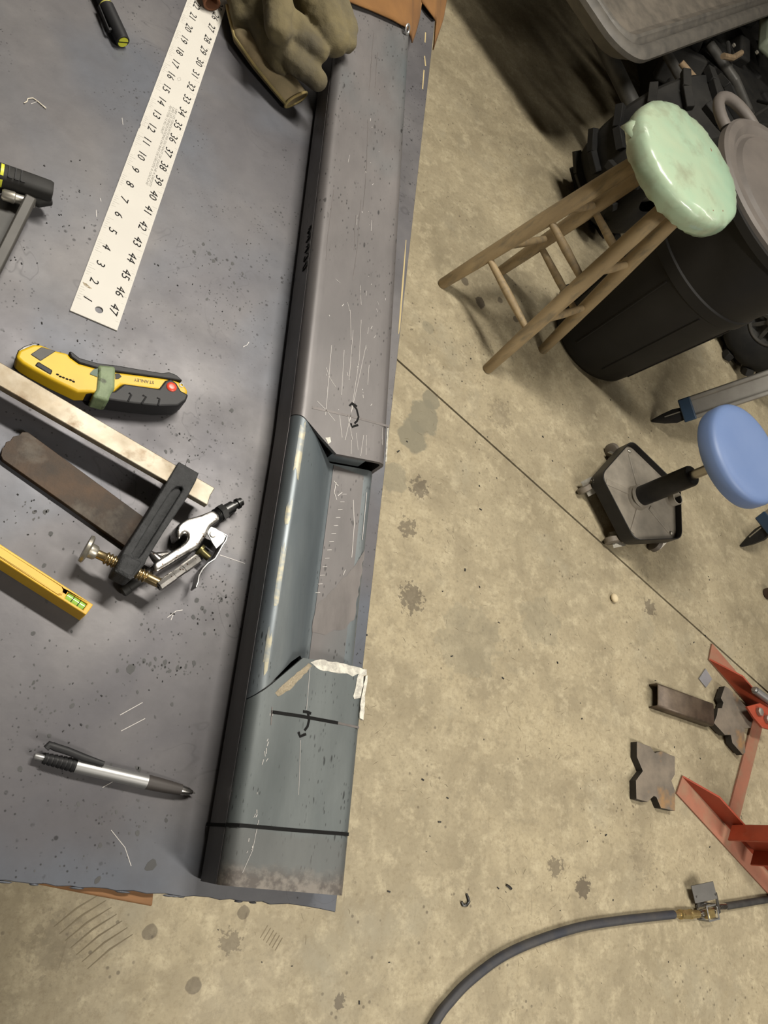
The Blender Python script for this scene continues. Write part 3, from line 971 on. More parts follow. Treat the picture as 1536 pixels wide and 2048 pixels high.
# scratches on the tube: long straight drags and short pricks
sc = G()
rnd = random.Random(5)
SCR = [[(0.3381, 0.5825), (0.3339, 0.5204), (0.3276, 0.4403)], [(0.3265, 0.6158), (0.3314, 0.5563), (0.3304, 0.4689)], [(0.3263, 0.4741), (0.3372, 0.4442)], [(0.3359, 0.4437), (0.3377, 0.4255)],
       [(0.3507, 0.4565), (0.3503, 0.4277)], [(0.3405, 0.4551), (0.346, 0.4341)], [(0.2897, 0.5252), (0.2969, 0.5127), (0.3063, 0.5042)], [(0.2852, 0.4757), (0.2981, 0.4689), (0.3114, 0.4595)],
       [(0.3094, 0.6227), (0.3168, 0.5795)], [(0.3094, 0.5606), (0.3148, 0.4973)], [(0.2921, 0.5595), (0.2984, 0.4622)], [(0.3182, 0.6682), (0.3236, 0.6384)], [(0.3175, 0.5954), (0.3218, 0.5221)],
       [(0.3459, 0.5557), (0.3474, 0.5265)], [(0.3743, 0.4767), (0.3771, 0.4533)], [(0.2834, 0.6583), (0.2903, 0.6557)], [(0.3045, 0.632), (0.309, 0.6208)], [(0.3546, 0.4581), (0.3573, 0.4318)],
       [(0.316, 0.4697), (0.3233, 0.442)], [(0.3212, 0.7838), (0.3228, 0.7648)], [(0.2991, 0.7785), (0.3006, 0.7614)], [(0.2743, 0.8749), (0.2739, 0.86)], [(0.3383, 0.6101), (0.3381, 0.5997)],
       [(0.3285, 0.6641), (0.3288, 0.656)], [(0.324, 0.1721), (0.3268, 0.1303)], [(0.2944, 0.0258), (0.2932, 0.0007), (0.2871, -0.018)], [(0.3249, 0.1012), (0.3308, 0.0518)]]
for q in SCR:
    sc.ribbon(q, 0.0004, ZT - 0.0002, ZT + 0.0003)
for k in range(46):
    q = random.Random(k).choice((0, 1, 2))
    if q == 0:
        yy = rnd.uniform(0.50, 1.0)
        dx = 0.075 + rnd.uniform(-0.012, 0.03)
    elif q == 1:
        yy = rnd.uniform(0.46, 0.7)
        dx = rnd.uniform(0.03, 0.11)
    else:
        yy = rnd.uniform(-0.02, 0.12)
        dx = 0.022 + rnd.uniform(-0.003, 0.003)
    x0 = xl(yy) + dx
    a = rnd.uniform(-0.5, 0.5)
    l = rnd.uniform(0.001, 0.006)
    sc.ribbon([(x0, yy), (x0 + l * math.sin(a), yy + l * math.cos(a))], rnd.uniform(0.0003, 0.0008), ZT - 0.0002, ZT + 0.0003)
obj('scratch_marks', sc, 'scratch', tubeo, stuff=True)
dl = G()
for q in ([(0.2801, 1.1519), (0.2832, 1.0973), (0.2875, 1.0211)], [(0.2915, 1.1106), (0.2935, 1.0715), (0.2963, 1.0341)], [(0.2933, 0.961), (0.3017, 0.8753), (0.3066, 0.7927)], [(0.3015, 0.8078), (0.3067, 0.721), (0.3074, 0.6704)], [(0.2608, 0.7986), (0.2634, 0.7201), (0.2665, 0.6797)], [(0.2976, 0.7776), (0.3025, 0.7184)]):
    dl.ribbon(dense_xy(q, 6, 0.0006), 0.0007, ZT - 0.0002, ZT + 0.00025)
obj('dark_score_lines', dl, 'stain', tubeo, stuff=True)
sm = G()
zf = T + zm + e
for q in ([(0.3608, 0.383), (0.3662, 0.3524), (0.3683, 0.3122)], [(0.3323, 0.3979), (0.3389, 0.3937)], [(0.3452, 0.3874), (0.3401, 0.381)], [(0.3151, 0.393), (0.3155, 0.3609)], [(0.3621, 0.2952), (0.3604, 0.2887)],
          [(0.3357, 0.3972), (0.335, 0.3838), (0.3395, 0.3756)], [(0.3156, 0.3769), (0.3183, 0.3306), (0.3207, 0.2951)], [(0.3774, 0.3988), (0.3791, 0.3374)]):
    sm.ribbon(q, 0.0007, zf, zf + 0.0007)
for k in range(13):
    y0 = 0.385 - k * 0.0105
    x0 = xl(y0) + 0.083 - 0.0015 * k
    sm.ribbon([(x0, y0), (x0 + 0.0055, y0 + 0.002)], 0.0005, zf, zf + 0.0007)
obj('scratch_marks', sm, 'scratch', tubeo, stuff=True)

# ================================================================== ALUMINIUM RULER
RE = Vector((0.0275, 0.9996, 0)).normalized()
ra, rb = Vector((0.0123, 0.5032, 0.7818)), Vector((0.0628, 0.5023, 0.7818))
RN = (rb - ra)
RN.normalize()
RE = Vector((-RN.y, RN.x, 0))
IN = 0.0254


def rp(u, v, z=0.0):
    q = ra + RE * u * IN + RN * v * IN
    return Vector((q.x, q.y, T + z))


rl = root('ruler', 'white aluminium straightedge ruler with black inch numbers lying on steel plate', 'ruler', rp(0, 1.0))
LEN = 31.0
hole = [rp(0.62 + 0.17 * math.sin(a), 1.05 + 0.17 * math.cos(a)).xy for a in [2 * PI * k / 20 for k in range(20)]]
edge = [rp(0, 0), rp(0, 2), rp(LEN, 2), rp(LEN, 0), rp(11.75, 0), rp(11.68, 0.03), rp(11.45, 0.03), rp(11.4, 0)]
obj('ruler_blade', G().prism([q.xy for q in edge], T + 0.0002, T + 0.0018, [hole]), 'ruler', rl, smooth=0)
tk = G()
tf = G()
for i in range(1, int(LEN * 8)):
    u = i / 8
    l = 0.42 if i % 8 == 0 else 0.30 if i % 4 == 0 else 0.2 if i % 2 == 0 else 0.13
    a, b = rp(u, 0.06), rp(u, 0.06 + l)
    (tk if (i * 7919) % 11 < 6 else tf).ribbon([a, b], 0.00035, T + 0.0017, T + 0.00188)
    u2 = (i + 0.4) / 8
    a, b = rp(u2, 2 - 0.06), rp(u2, 2 - 0.06 - l)
    (tk if (i * 6131) % 11 < 2 else tf).ribbon([a, b], 0.0003, T + 0.0017, T + 0.00188)
obj('graduation_marks', tk, mat('worn_ink', (0.30, 0.28, 0.24), None, 0.5), rl, stuff=True)
obj('graduation_marks', tf, mat('very_worn_ink', (0.58, 0.55, 0.48), None, 0.5), rl, stuff=True)
for k in range(1, 31):
    obj('numeral', text_g(str(k), 0.0140, rp(k - 0.06, 0.47 + 0.06 * (k > 9), 0.0018), -RE, RN, 0.2), 'ink', rl, recalc=False, smooth=0)
for k in range(47, 18, -1):
    obj('numeral', text_g(str(k), 0.0140, rp(48 - k - 0.0, 1.60, 0.0018), -RE, RN, 0.2), 'ink', rl, recalc=False, smooth=0)
for i, (t_, u0) in enumerate((('LIRE LES GRADUATIONS DU HAUT DE GAUCHE A DROITE', 14.0), ('LIRE LES GRADUATIONS DU BAS DE DROITE A GAUCHE', 14.0), ('AJOUTER 12 AU TOUT', 14.0))):
    tg = text_g(t_, 0.0066, Vector((0, 0, 0)), (1, 0, 0), (0, 1, 0), 0.2, 0.0, 'LEFT')
    wid = max(v[0] for v in tg.v)
    want = (5.6 if i < 2 else 2.1) * IN
    g = G()
    p0 = rp(u0 - 0.05, 1.32 - 0.15 * i, 0.00195)
    g.add([p0 - RE * v[0] * want / wid + RN * v[1] * 0.62 for v in tg.v], tg.f)
    obj('printed_text', g, 'ink_faint', rl, recalc=False, smooth=0)
dm = G().ribbon([rp(16.0, 1.05), rp(16.14, 0.98), rp(15.98, 0.86), rp(15.82, 0.94), rp(15.98, 1.05)], 0.0004, T + 0.0017, T + 0.0019)
obj('diamond_mark', dm, 'ink_faint', rl)
obj('brown_smudge', G().ribbon([rp(1.62, 0.08), rp(1.55, 0.2), rp(1.48, 0.42), rp(1.5, 0.5)], [0.001, 0.004, 0.002, 0.0005], T + 0.0017, T + 0.00186), 'bare_warm', rl)

# ================================================================== MARKER PEN (top left)
z_ = T + 0.0095
a, b = Vector((-0.0794, 0.9692, 0.7895)), Vector((-0.032, 0.9064, 0.7895))
mkp = root('marker_pen', 'black marker pen with yellow green cap end above the ruler', 'marker', (b.x, b.y, T))
d = (b - a)
Lm = d.length
obj('barrel', G().lathe(a, d, [(0, 0.0085), (Lm * 0.32, 0.0085), (Lm * 0.32, 0.0078)], 24), 'black_plastic', mkp)
obj('ring', G().lathe(a, d, [(Lm * 0.31, 0.0087), (Lm * 0.345, 0.0087)], 24), 'olive_ring', mkp)
obj('cap', G().lathe(a, d, [(Lm * 0.34, 0.0095), (Lm * 0.9, 0.0092), (Lm * 0.99, 0.0088), (Lm, 0.0080)], 28), 'black_plastic', mkp)
dn = d.normalized()
sd = Vector((dn.y, -dn.x, 0))
if sd.x > 0:
    sd = -sd
obj('clip', G().bar(a + dn * Lm * 0.34 + sd * 0.0105, a + dn * Lm * 0.80 + sd * 0.0125, 0.0022, 0.005).bar(a + dn * Lm * 0.78 + sd * 0.008, a + dn * Lm * 0.80 + sd * 0.0135, 0.004, 0.005), 'black_plastic', mkp, bevel=0.0008)
face = a + dn * (Lm + 0.0002)
for sgn in (-1, 1):
    hv = []
    for k in range(11):
        t = PI * (k / 10)
        hv.append(face + Vector((0, 0, 1)) * (0.0012 * sgn + sgn * 0.0058 * math.sin(t)) + dn.cross(Vector((0, 0, 1))) * 0.0062 * math.cos(t))
    g = G().add(hv, [tuple(range(11))])
    g.add([q + dn * 0.0006 for q in hv], [tuple(range(11))])
    obj('cap_end_inlay', g, 'lime', mkp)

# ================================================================== HAND TOOL AT THE LEFT EDGE
zt = T + 0.034
tl = root('hand_tool', 'black gripped hand tool with silver pin and grey lever at left edge', 'hand tool', (*(-0.0661, 0.6004, 0.78)[:2], T))
ga_, gb_ = Vector((-0.1199, 0.6017, 0.81)), Vector((-0.0421, 0.6169, 0.81))
d = (gb_ - ga_)
L_ = d.length
dn = d.normalized()
sd = Vector((-dn.y, dn.x, 0))
grip = G()
rs = []
for t, hw, hh in ((0, 0.011, 0.010), (0.3, 0.011, 0.0105), (0.7, 0.0105, 0.010), (0.96, 0.0098, 0.0095), (1.0, 0.0088, 0.0082)):
    c = ga_ + dn * L_ * t
    ring = []
    for k in range(20):
        an = 2 * PI * k / 20
        cx, cz = math.cos(an), math.sin(an)
        cx = math.copysign(abs(cx) ** 0.6, cx)
        cz = math.copysign(abs(cz) ** 0.6, cz)
        ring.append(c + sd * hw * cx + Vector((0, 0, hh * cz)))
    rs.append(ring)
grip.rings(rs)
gp = obj('grip', grip, 'rubber', tl)
rib = G()
for t in (0.45, 0.53, 0.60):
    c = ga_ + dn * L_ * t + Vector((0, 0, 0.0104))
    rib.bar(c - sd * 0.008, c + sd * 0.006, 0.0012, 0.0012).bar(c - sd * 0.008, c - sd * 0.008 + dn * 0.004, 0.0012, 0.0012)
obj('grip_ribs', rib, 'black_plastic', gp)
obj('yellow_band', G().lathe(ga_ + dn * L_ * 0.355, d, [(0, 0.0120), (0.003, 0.0120)], 20), 'lime', gp)
obj('lower_grip', G().tube([(-0.1056, 0.5927, 0.798), (-0.0837, 0.6094, 0.798), (-0.0659, 0.6084, 0.798), (-0.0514, 0.6078, 0.798), (-0.0422, 0.6156, 0.798)], [0.008, 0.008, 0.0075, 0.007, 0.006], 12), 'rubber', tl)
pa_, pb_ = Vector((-0.0847, 0.5901, 0.804)), Vector((-0.0534, 0.5968, 0.804))
obj('pin', G().lathe(pa_, pb_ - pa_, [(0, 0.0046), (0.002, 0.0060), (0.012, 0.0062), (0.013, 0.0052), ((pb_ - pa_).length - 0.003, 0.0048), ((pb_ - pa_).length, 0.0042)], 20), 'zinc', tl)
obj('lever', G().bar(Vector((-0.0584, 0.5969, 0.81)), Vector((-0.0648, 0.4906, 0.8)), 0.0115, 0.010), 'grey_metal', tl, bevel=0.002)
obj('body_plate', G().prism([(-0.1093, 0.5755), (-0.0856, 0.593), (-0.0654, 0.5992), (-0.0615, 0.5785), (-0.0612, 0.5433), (-0.061, 0.5093), (-0.0815, 0.4843)], T + 0.001, T + 0.012), 'dark_metal', tl, bevel=0.0015)
cx_ = Vector((-0.0949, 0.5624, 0.792))
obj('dial', G().lathe(cx_, (0, 0, 1), [(0, 0.0165), (0.004, 0.0165), (0.005, 0.0145)], 36), 'ruler', tl)

# ================================================================== UTILITY KNIFE
zk = T + 0.026


kf = root('utility_knife', 'yellow and black utility knife with a red button wrapped in green tape', 'knife', (*(0.0664, 0.4386, 0.78)[:2], T))
yb = [(-0.0194, 0.412), (-0.0191, 0.4206), (-0.009, 0.4329), (-0.0026, 0.4355), (0.0124, 0.4355), (0.0231, 0.4376), (0.0265, 0.4343), (0.0357, 0.4312), (0.0529, 0.4332), (0.0734, 0.4378), (0.1198, 0.4517), (0.1315, 0.4545), (0.141, 0.4549), (0.1481, 0.4489), (0.1487, 0.4433), (0.136, 0.4369), (0.118, 0.4353), (0.0808, 0.4248), (0.0758, 0.4137), (0.0602, 0.4048), (0.0552, 0.4044), (0.0433, 0.399), (0.0172, 0.4022), (-0.0023, 0.4058), (-0.0123, 0.4082)]
obj('yellow_body', G().prism(yb, T + 0.004, T + 0.026), 'yellow', kf, bevel=0.005, seg=4)
lowg = [(0.0759, 0.4143), (0.0827, 0.4268), (0.118, 0.4365), (0.1219, 0.4486), (0.1274, 0.4538), (0.1343, 0.4511), (0.1409, 0.4442), (0.1497, 0.4429), (0.1487, 0.4346), (0.1418, 0.4251), (0.1232, 0.4164), (0.0982, 0.4086), (0.0776, 0.4033), (0.0603, 0.3993), (0.0575, 0.4023), (0.0634, 0.4068)]
gpo = obj('rubber_grip', G().prism(lowg, T + 0.002, T + 0.0275), 'black_plastic', kf, bevel=0.005, seg=4)
ridge = G()
for q in ([(0.09, 0.4182, 0.8072), (0.0925, 0.4168, 0.8072), (0.0914, 0.4082, 0.8072)], [(0.1036, 0.4212, 0.8072), (0.1074, 0.421, 0.8072), (0.105, 0.4111, 0.8072)], [(0.1185, 0.4246, 0.8072), (0.1212, 0.4245, 0.8072), (0.1215, 0.4164, 0.8072)]):
    ridge.tube(q, 0.0012, 8)
obj('grip_ridges', ridge, 'black_plastic', gpo)
tops = [(0.0235, 0.4396), (0.0256, 0.4407), (0.0346, 0.4369), (0.0519, 0.4389), (0.0711, 0.4449), (0.1165, 0.4566), (0.1238, 0.4613), (0.1323, 0.4613), (0.14, 0.4575), (0.132, 0.4552), (0.1204, 0.4518), (0.0738, 0.4384), (0.0533, 0.4332), (0.0361, 0.4313), (0.0268, 0.4344)]
obj('thumb_rest', G().prism(tops, T + 0.004, T + 0.0268), 'black_plastic', kf, bevel=0.002)
obj('steel_nose', G().prism([(-0.0199, 0.4152), (-0.0199, 0.4231), (-0.0162, 0.4299), (-0.0096, 0.4369), (-0.0036, 0.4393), (-0.0067, 0.4333), (-0.0145, 0.4239), (-0.0159, 0.4159)], T + 0.006, T + 0.021), 'dark_steel', kf, bevel=0.001)
obj('grey_window', G().prism([(-0.0083, 0.4203), (-0.0014, 0.4329), (0.0121, 0.4346), (0.002, 0.4173)], T + 0.024, T + 0.0268), 'grey_pad', kf, bevel=0.0008)
obj('lower_slider', G().prism([(-0.002, 0.4099), (-0.0, 0.4163), (0.0154, 0.4126), (0.0153, 0.4059)], T + 0.006, T + 0.0265), 'black_plastic', kf, bevel=0.0015)
obj('blade_release', G().prism([(0.0446, 0.4055), (0.0467, 0.4127), (0.0575, 0.4101), (0.0582, 0.4036), (0.0514, 0.4025)], T + 0.004, T + 0.024), 'black_plastic', kf, bevel=0.003, seg=3)
tape = [(0.0527, 0.4366), (0.0698, 0.4423), (0.0711, 0.4371), (0.0754, 0.4177), (0.0732, 0.4), (0.057, 0.3984), (0.0588, 0.4089), (0.0561, 0.4251)]
obj('tape_wrap', G().prism(tape, T + 0.003, T + 0.0285), 'tape', kf, bevel=0.003, seg=3)
obj('tape_flap', G().prism([(0.0487, 0.4252), (0.0509, 0.4306), (0.0543, 0.4329), (0.0563, 0.4232), (0.0487, 0.4233)], T + 0.0258, T + 0.0268), mat('tape_dark', (0.035, 0.075, 0.04), None, 0.5), kf)
obj('tape_flap', G().prism([(0.0719, 0.4348), (0.0752, 0.4364), (0.0784, 0.4341), (0.0766, 0.4307), (0.0735, 0.4286)], T + 0.0258, T + 0.0268), 'black_plastic', kf)
bc = Vector((0.13, 0.4438, 0.8075))
obj('red_button', G().lathe(bc - Vector((0, 0, 0.002)), (0, 0, 1), [(0, 0.0056), (0.0025, 0.0056), (0.0036, 0.0046), (0.0039, 0.0025)], 28), 'red_button', kf)
hc_ = Vector((0.14, 0.4517, 0.8062))
obj('rivet_hole', G().lathe(hc_ - Vector((0, 0, 0.001)), (0, 0, 1), [(0, 0.0026), (0.0013, 0.0026), (0.0013, 0.0015), (0.0004, 0.0014)], 20), 'dark_steel', kf)
ta, tb_ = Vector((0.1115, 0.4419, 0.8062)), Vector((0.0912, 0.4364, 0.8062))
tx = (tb_ - ta).normalized()
ty = Vector((-tx.y, tx.x, 0))
obj('lettering', text_g('STANLEY', 0.0052, (ta + tb_) / 2, tx, ty, 0.0, 0.0003), 'text_brown', kf, recalc=False, smooth=0)
ma = G()
for i, q in enumerate([(0.0204, 0.4097, 0.8062), (0.0235, 0.4087, 0.8062), (0.0264, 0.4088, 0.8062), (0.0299, 0.4086, 0.8062), (0.0332, 0.4089, 0.8062), (0.0363, 0.4085, 0.8062)]):
    ma.ell(q, 0.0016, 0.0011, 0.0004, nu=6, nv=4)
obj('worn_mark', ma, 'ink', kf)

# ================================================================== F-CLAMP
fc = root('bar_clamp', 'steel bar clamp with black cast arm and brass coloured screw', 'clamp', (*(0.1519, 0.3068, 0.78)[:2], T))
zb = T + 0.036
bu = [(-0.1038, 0.4124), (0.1979, 0.3415), (0.1949, 0.3316), (0.194, 0.3201), (-0.0959, 0.3878)]
obj('bar', G().prism([(q[0], q[1]) for q in bu], T + 0.027, zb), 'bar_steel', fc, bevel=0.0008)
tee = G()
b0, b1 = Vector((-0.0919, 0.3886, 0.8115)), Vector((0.1937, 0.3216, 0.8115))
n = 120
for i in range(n):
    c = b0.lerp(b1, (i + 0.5) / n)
    tee.bar(c - (b1 - b0) / n * 0.28, c + (b1 - b0) / n * 0.28, 0.0022, 0.0085)
obj('bar_serrations', tee, 'dark_steel', fc, stuff=True)
armo = [(0.1536, 0.3542), (0.1764, 0.3491), (0.1752, 0.3393), (0.1702, 0.3178), (0.1563, 0.2774), (0.1462, 0.2435), (0.1455, 0.2381), (0.1365, 0.2192), (0.1194, 0.2234), (0.1221, 0.2353), (0.123, 0.2453), (0.1346, 0.2839), (0.1471, 0.329)]
arm = obj('cast_arm', G().prism(armo, T + 0.013, T + 0.037), 'cast', fc, bevel=0.003, seg=3)
rim_o = armo
rim_i = [(0.163, 0.3215), (0.1641, 0.326), (0.1619, 0.3286), (0.158, 0.3272), (0.1536, 0.3211), (0.1471, 0.2997), (0.1371, 0.2649), (0.1316, 0.2453), (0.1339, 0.2419), (0.1382, 0.2421), (0.1404, 0.247), (0.1506, 0.28)]
obj('raised_rim', G().prism(armo, T + 0.036, T + 0.042, [rim_i]), 'cast', arm, bevel=0.0012)
obj('screw_boss', G().prism([(0.1226, 0.2439), (0.1438, 0.2399), (0.1363, 0.2189), (0.1193, 0.2231)], T + 0.0165, T + 0.0435), 'cast', arm, bevel=0.004, seg=3)
fj = [(-0.1059, 0.4119), (-0.0905, 0.4085), (-0.0883, 0.3824), (-0.096, 0.3043), (-0.11, 0.3074), (-0.1123, 0.3175), (-0.1069, 0.3841)]
obj('fixed_jaw', G().prism(fj, T + 0.001, T + 0.042), 'cast', fc, bevel=0.003, seg=3)
s0, s1 = Vector((0.0945, 0.2407, 0.81)), Vector((0.1654, 0.2272, 0.81))
d = s1 - s0
Ls = d.length
dn = d.normalized()
prof = []
k = 0.016
while k < Ls - 0.014:
    prof += [(k, 0.0048), (k + 0.0012, 0.0064), (k + 0.0020, 0.0064), (k + 0.0032, 0.0048)]
    k += 0.0036
obj('screw', G().lathe(s0, d, [(0.004, 0.0044), (0.0155, 0.0044)] + prof + [(Ls - 0.013, 0.0050), (Ls, 0.0050)], 20), mat('screw_brass', (0.44, 0.34, 0.18), (0.30, 0.23, 0.12), 0.3, 0.9, scale=60), fc)
obj('swivel_pad', G().lathe(s0 - dn * 0.002, d, [(-0.002, 0.0135), (0.0008, 0.0140), (0.002, 0.0125), (0.003, 0.0075), (0.008, 0.0070), (0.010, 0.0055)], 28), 'zinc', fc)
h0, h1 = Vector((0.1649, 0.2224, 0.812)), Vector((0.1977, 0.2621, 0.814))
d2 = h1 - h0
L2 = d2.length
obj('sliding_handle', G().lathe(h0, d2, [(0, 0.0042), (0.0012, 0.0052), (0.019, 0.0052), (0.0195, 0.0046), (0.031, 0.0046), (0.0315, 0.0050), (L2 - 0.001, 0.0050), (L2, 0.0042)], 8), 'chrome', fc, smooth=25)
obj('handle_end_hole', G().lathe(h0 - d2.normalized() * 0.0002, d2, [(0, 0.0016), (0.0006, 0.0016)], 12), 'ink', fc)

# ================================================================== RUSTY FLAT BAR
fb = jag([(0.1402, 0.2982), (0.146, 0.2523), (0.1305, 0.2617), (0.0006, 0.3115), (-0.0019, 0.3154), (-0.0035, 0.3253), (-0.0008, 0.3347), (0.0051, 0.3428), (0.0108, 0.3485), (0.0129, 0.3477)], 0.0008, 0.006, 3)
fb = [(0.0128, 0.3482), (0.1471, 0.2954), (0.1378, 0.259), (0.1304, 0.2622), (0.0003, 0.3124), (-0.0025, 0.3158), (-0.0038, 0.3235), (-0.0023, 0.3258), (-0.0024, 0.3308), (0.0008, 0.3337), (0.0017, 0.3386), (0.0062, 0.3421), (0.0078, 0.3462)]
fbo = obj('flat_bar', G().prism(fb, T + 0.0005, T + 0.007), 'rust', bevel=0.0005)
tag(fbo, 'short rusty brown flat steel bar lying under the clamp arm', 'steel bar')

# ================================================================== AIR BLOW GUN
bgn = root('air_blow_gun', 'chrome air blow gun with lever trigger lying beside the clamp', 'blow gun', (*(0.189, 0.2869, 0.78)[:2], T))
zc = T + 0.015
bo = [(0.2038, 0.3212), (0.1919, 0.3114), (0.1843, 0.306), (0.179, 0.303), (0.1734, 0.2966), (0.1707, 0.2918), (0.1705, 0.2856), (0.1729, 0.2796), (0.1761, 0.2773), (0.1776, 0.2822), (0.1794, 0.2862), (0.1828, 0.2855), (0.1838, 0.2808), (0.1805, 0.2742), (0.1687, 0.2612), (0.1573, 0.2481), (0.1562, 0.2441), (0.1585, 0.2389), (0.1623, 0.2379), (0.1775, 0.2546), (0.1974, 0.2755), (0.2008, 0.285), (0.2034, 0.2938), (0.2047, 0.3005), (0.2135, 0.3121), (0.2111, 0.3184)]
body = obj('gun_body', G().prism(bo, T + 0.0035, T + 0.0280), 'chrome', bgn)
rm = body.modifiers.new('weld', 'REMESH')
rm.mode = 'VOXEL'
rm.voxel_size = 0.0011
rm.use_smooth_shade = True
smm = body.modifiers.new('soften', 'SMOOTH')
smm.factor = 0.5
smm.iterations = 40
obj('hanging_hook', G().tube([(0.1629, 0.2528, 0.799), (0.1569, 0.2564, 0.799), (0.1516, 0.2592, 0.799)], [0.0055, 0.0045, 0.0022], 10).tube([(0.157, 0.2559, 0.799), (0.1625, 0.2587, 0.799), (0.1703, 0.2632, 0.799)], [0.0040, 0.0036, 0.0020], 10), 'chrome', body)
fk = G()
rnd = random.Random(12)
for q in [(0.1873, 0.2878, 0.8067), (0.1912, 0.2873, 0.8067), (0.1889, 0.2906, 0.8067), (0.1889, 0.2855, 0.8067), (0.1911, 0.2901, 0.8067), (0.1957, 0.2967, 0.8067), (0.1969, 0.2937, 0.8067), (0.1952, 0.2914, 0.8067), (0.1854, 0.2991, 0.8067), (0.188, 0.2994, 0.8067), (0.1921, 0.2984, 0.8067), (0.1856, 0.2783, 0.8067), (0.1893, 0.2761, 0.8067), (0.1985, 0.3045, 0.8067), (0.184, 0.2733, 0.8067)]:
    fk.ell(q, rnd.uniform(0.0008, 0.0018), rnd.uniform(0.0006, 0.0012), 0.0003, rotz(rnd.uniform(0, 3)), 7, 4)
obj('flaked_plating', fk, mat('brown_flake', (0.07, 0.035, 0.02), None, 0.7), body, stuff=True)
na, nb = Vector((0.1621, 0.2448, 0.794)), Vector((0.1375, 0.2161, 0.7862))
d = nb - na
Ln = d.length
obj('nozzle', G().lathe(na, d, [(0, 0.0048), (Ln * 0.25, 0.0048), (Ln * 0.27, 0.0040), (Ln * 0.45, 0.0040), (Ln * 0.45, 0.0050)], 20), 'chrome', bgn)
obj('rubber_tip', G().lathe(na, d, [(Ln * 0.44, 0.0052), (Ln * 0.78, 0.0052), (Ln * 0.80, 0.0060), (Ln * 0.97, 0.0060), (Ln, 0.0045)], 20), 'rubber', bgn)
ia, ib = Vector((0.2101, 0.319, 0.796)), Vector((0.2356, 0.3458, 0.796))
d = ib - ia
Li = d.length
pl_ = obj('air_inlet', G().lathe(ia, d, [(0, 0.0066), (0.001, 0.0078), (0.002, 0.0068), (0.003, 0.0078), (0.004, 0.0068), (0.005, 0.0078), (0.0062, 0.0070)], 20).lathe(ia, d, [(0.006, 0.0092), (0.0128, 0.0092)], 6).lathe(
    ia, d, [(0.0128, 0.0064), (Li * 0.66, 0.0064), (Li * 0.68, 0.0044), (Li * 0.80, 0.0044), (Li * 0.82, 0.0060), (Li * 0.88, 0.0060), (Li * 0.9, 0.0048), (Li, 0.0046)], 20), 'dark_steel', bgn, smooth=30)
# lever: bent strip
lp = [(0.2068, 0.302, 0.796), (0.2172, 0.3007, 0.796), (0.2245, 0.2983, 0.796), (0.2245, 0.2931, 0.796), (0.2215, 0.2852, 0.796), (0.2193, 0.2771, 0.796), (0.2169, 0.2696, 0.796), (0.2106, 0.2627, 0.796), (0.2063, 0.2547, 0.796), (0.2045, 0.2476, 0.796), (0.205, 0.2406, 0.796), (0.204, 0.2349, 0.796)]
g = G()
rs = []
for i, q in enumerate(lp):
    q = Vector(q)
    t = (Vector(lp[min(i + 1, len(lp) - 1)]) - Vector(lp[max(i - 1, 0)])).normalized()
    nn = Vector((-t.y, t.x, 0))
    hw = 0.0095 if 1 < i < 9 else 0.008
    rs.append([q + nn * 0.0009 + Vector((0, 0, hw)), q - nn * 0.0009 + Vector((0, 0, hw)), q - nn * 0.0009 - Vector((0, 0, hw)), q + nn * 0.0009 - Vector((0, 0, hw))])
g.rings(rs)
lev = obj('trigger_lever', g, 'silver', bgn, bevel=0.0005)
obj('lever_cheek', G().prism([(0.2014, 0.2962), (0.2045, 0.3024), (0.2101, 0.3025), (0.2235, 0.2975), (0.2221, 0.2902), (0.2158, 0.2802), (0.2103, 0.2853)], T + 0.0245, T + 0.0258), 'silver', lev, bevel=0.0004)
pv = Vector((0.2087, 0.2943, 0.8058))
obj('pivot_screw', G().lathe(pv - Vector((0, 0, 0.001)), (0, 0, 1), [(0, 0.0034), (0.0018, 0.0034), (0.0024, 0.0028)], 18), 'zinc', lev)
va, vb = Vector((0.2007, 0.2783, 0.796)), Vector((0.2131, 0.2718, 0.796))
d = vb - va
obj('valve_stem', G().lathe(va, d, [(0, 0.0065), (0.003, 0.0065), (0.003, 0.0040), (d.length, 0.0040)], 18), mat('olive_brass', (0.16, 0.14, 0.06), None, 0.35, 0.8), bgn)

# ================================================================== SPIRIT LEVEL
lv = root('spirit_level', 'yellow spirit level with green vial at its end on the table', 'level', (*(0.0681, 0.2109, 0.78)[:2], T))
zl = T + 0.028
top_ = [(-0.0159, 0.2383), (0.1118, 0.1916), (0.1079, 0.1805), (-0.0115, 0.2238)]
back_ = [(-0.0818, 0.2622), (-0.0159, 0.2383), (-0.0115, 0.2238), (-0.0769, 0.2476)]
# window for the vial
def lq(u, v):
    a0, a1 = Vector(top_[0]), Vector(top_[1])
    b0_, b1_ = Vector(top_[3]), Vector(top_[2])
    return tuple((a0.lerp(a1, u)).lerp(b0_.lerp(b1_, u), v))


win = [lq(0.815, 0.22), lq(0.963, 0.22), lq(0.963, 0.80), lq(0.815, 0.80)]
obj('level_tail', G().prism(back_, T + 0.001, zl), 'level_yellow', lv, bevel=0.0006)
obj('level_body', G().prism(top_, T + 0.001, zl, [win]), 'level_yellow', lv, bevel=0.0008)
gro = [lq(0.05, 0.16), lq(0.765, 0.16), lq(0.785, 0.3), lq(0.79, 0.5), lq(0.785, 0.7), lq(0.765, 0.84), lq(0.05, 0.84)]
gri = [lq(0.05, 0.22), lq(0.758, 0.22), lq(0.776, 0.34), lq(0.78, 0.5), lq(0.776, 0.66), lq(0.758, 0.78), lq(0.05, 0.78)]
obj('panel_moulding', G().prism(gro, zl - 0.0004, zl + 0.0008, [gri]), 'level_yellow', lv, bevel=0.0003)
v0, v1 = Vector((*lq(0.818, 0.51), zl - 0.006)), Vector((*lq(0.96, 0.51), zl - 0.006))
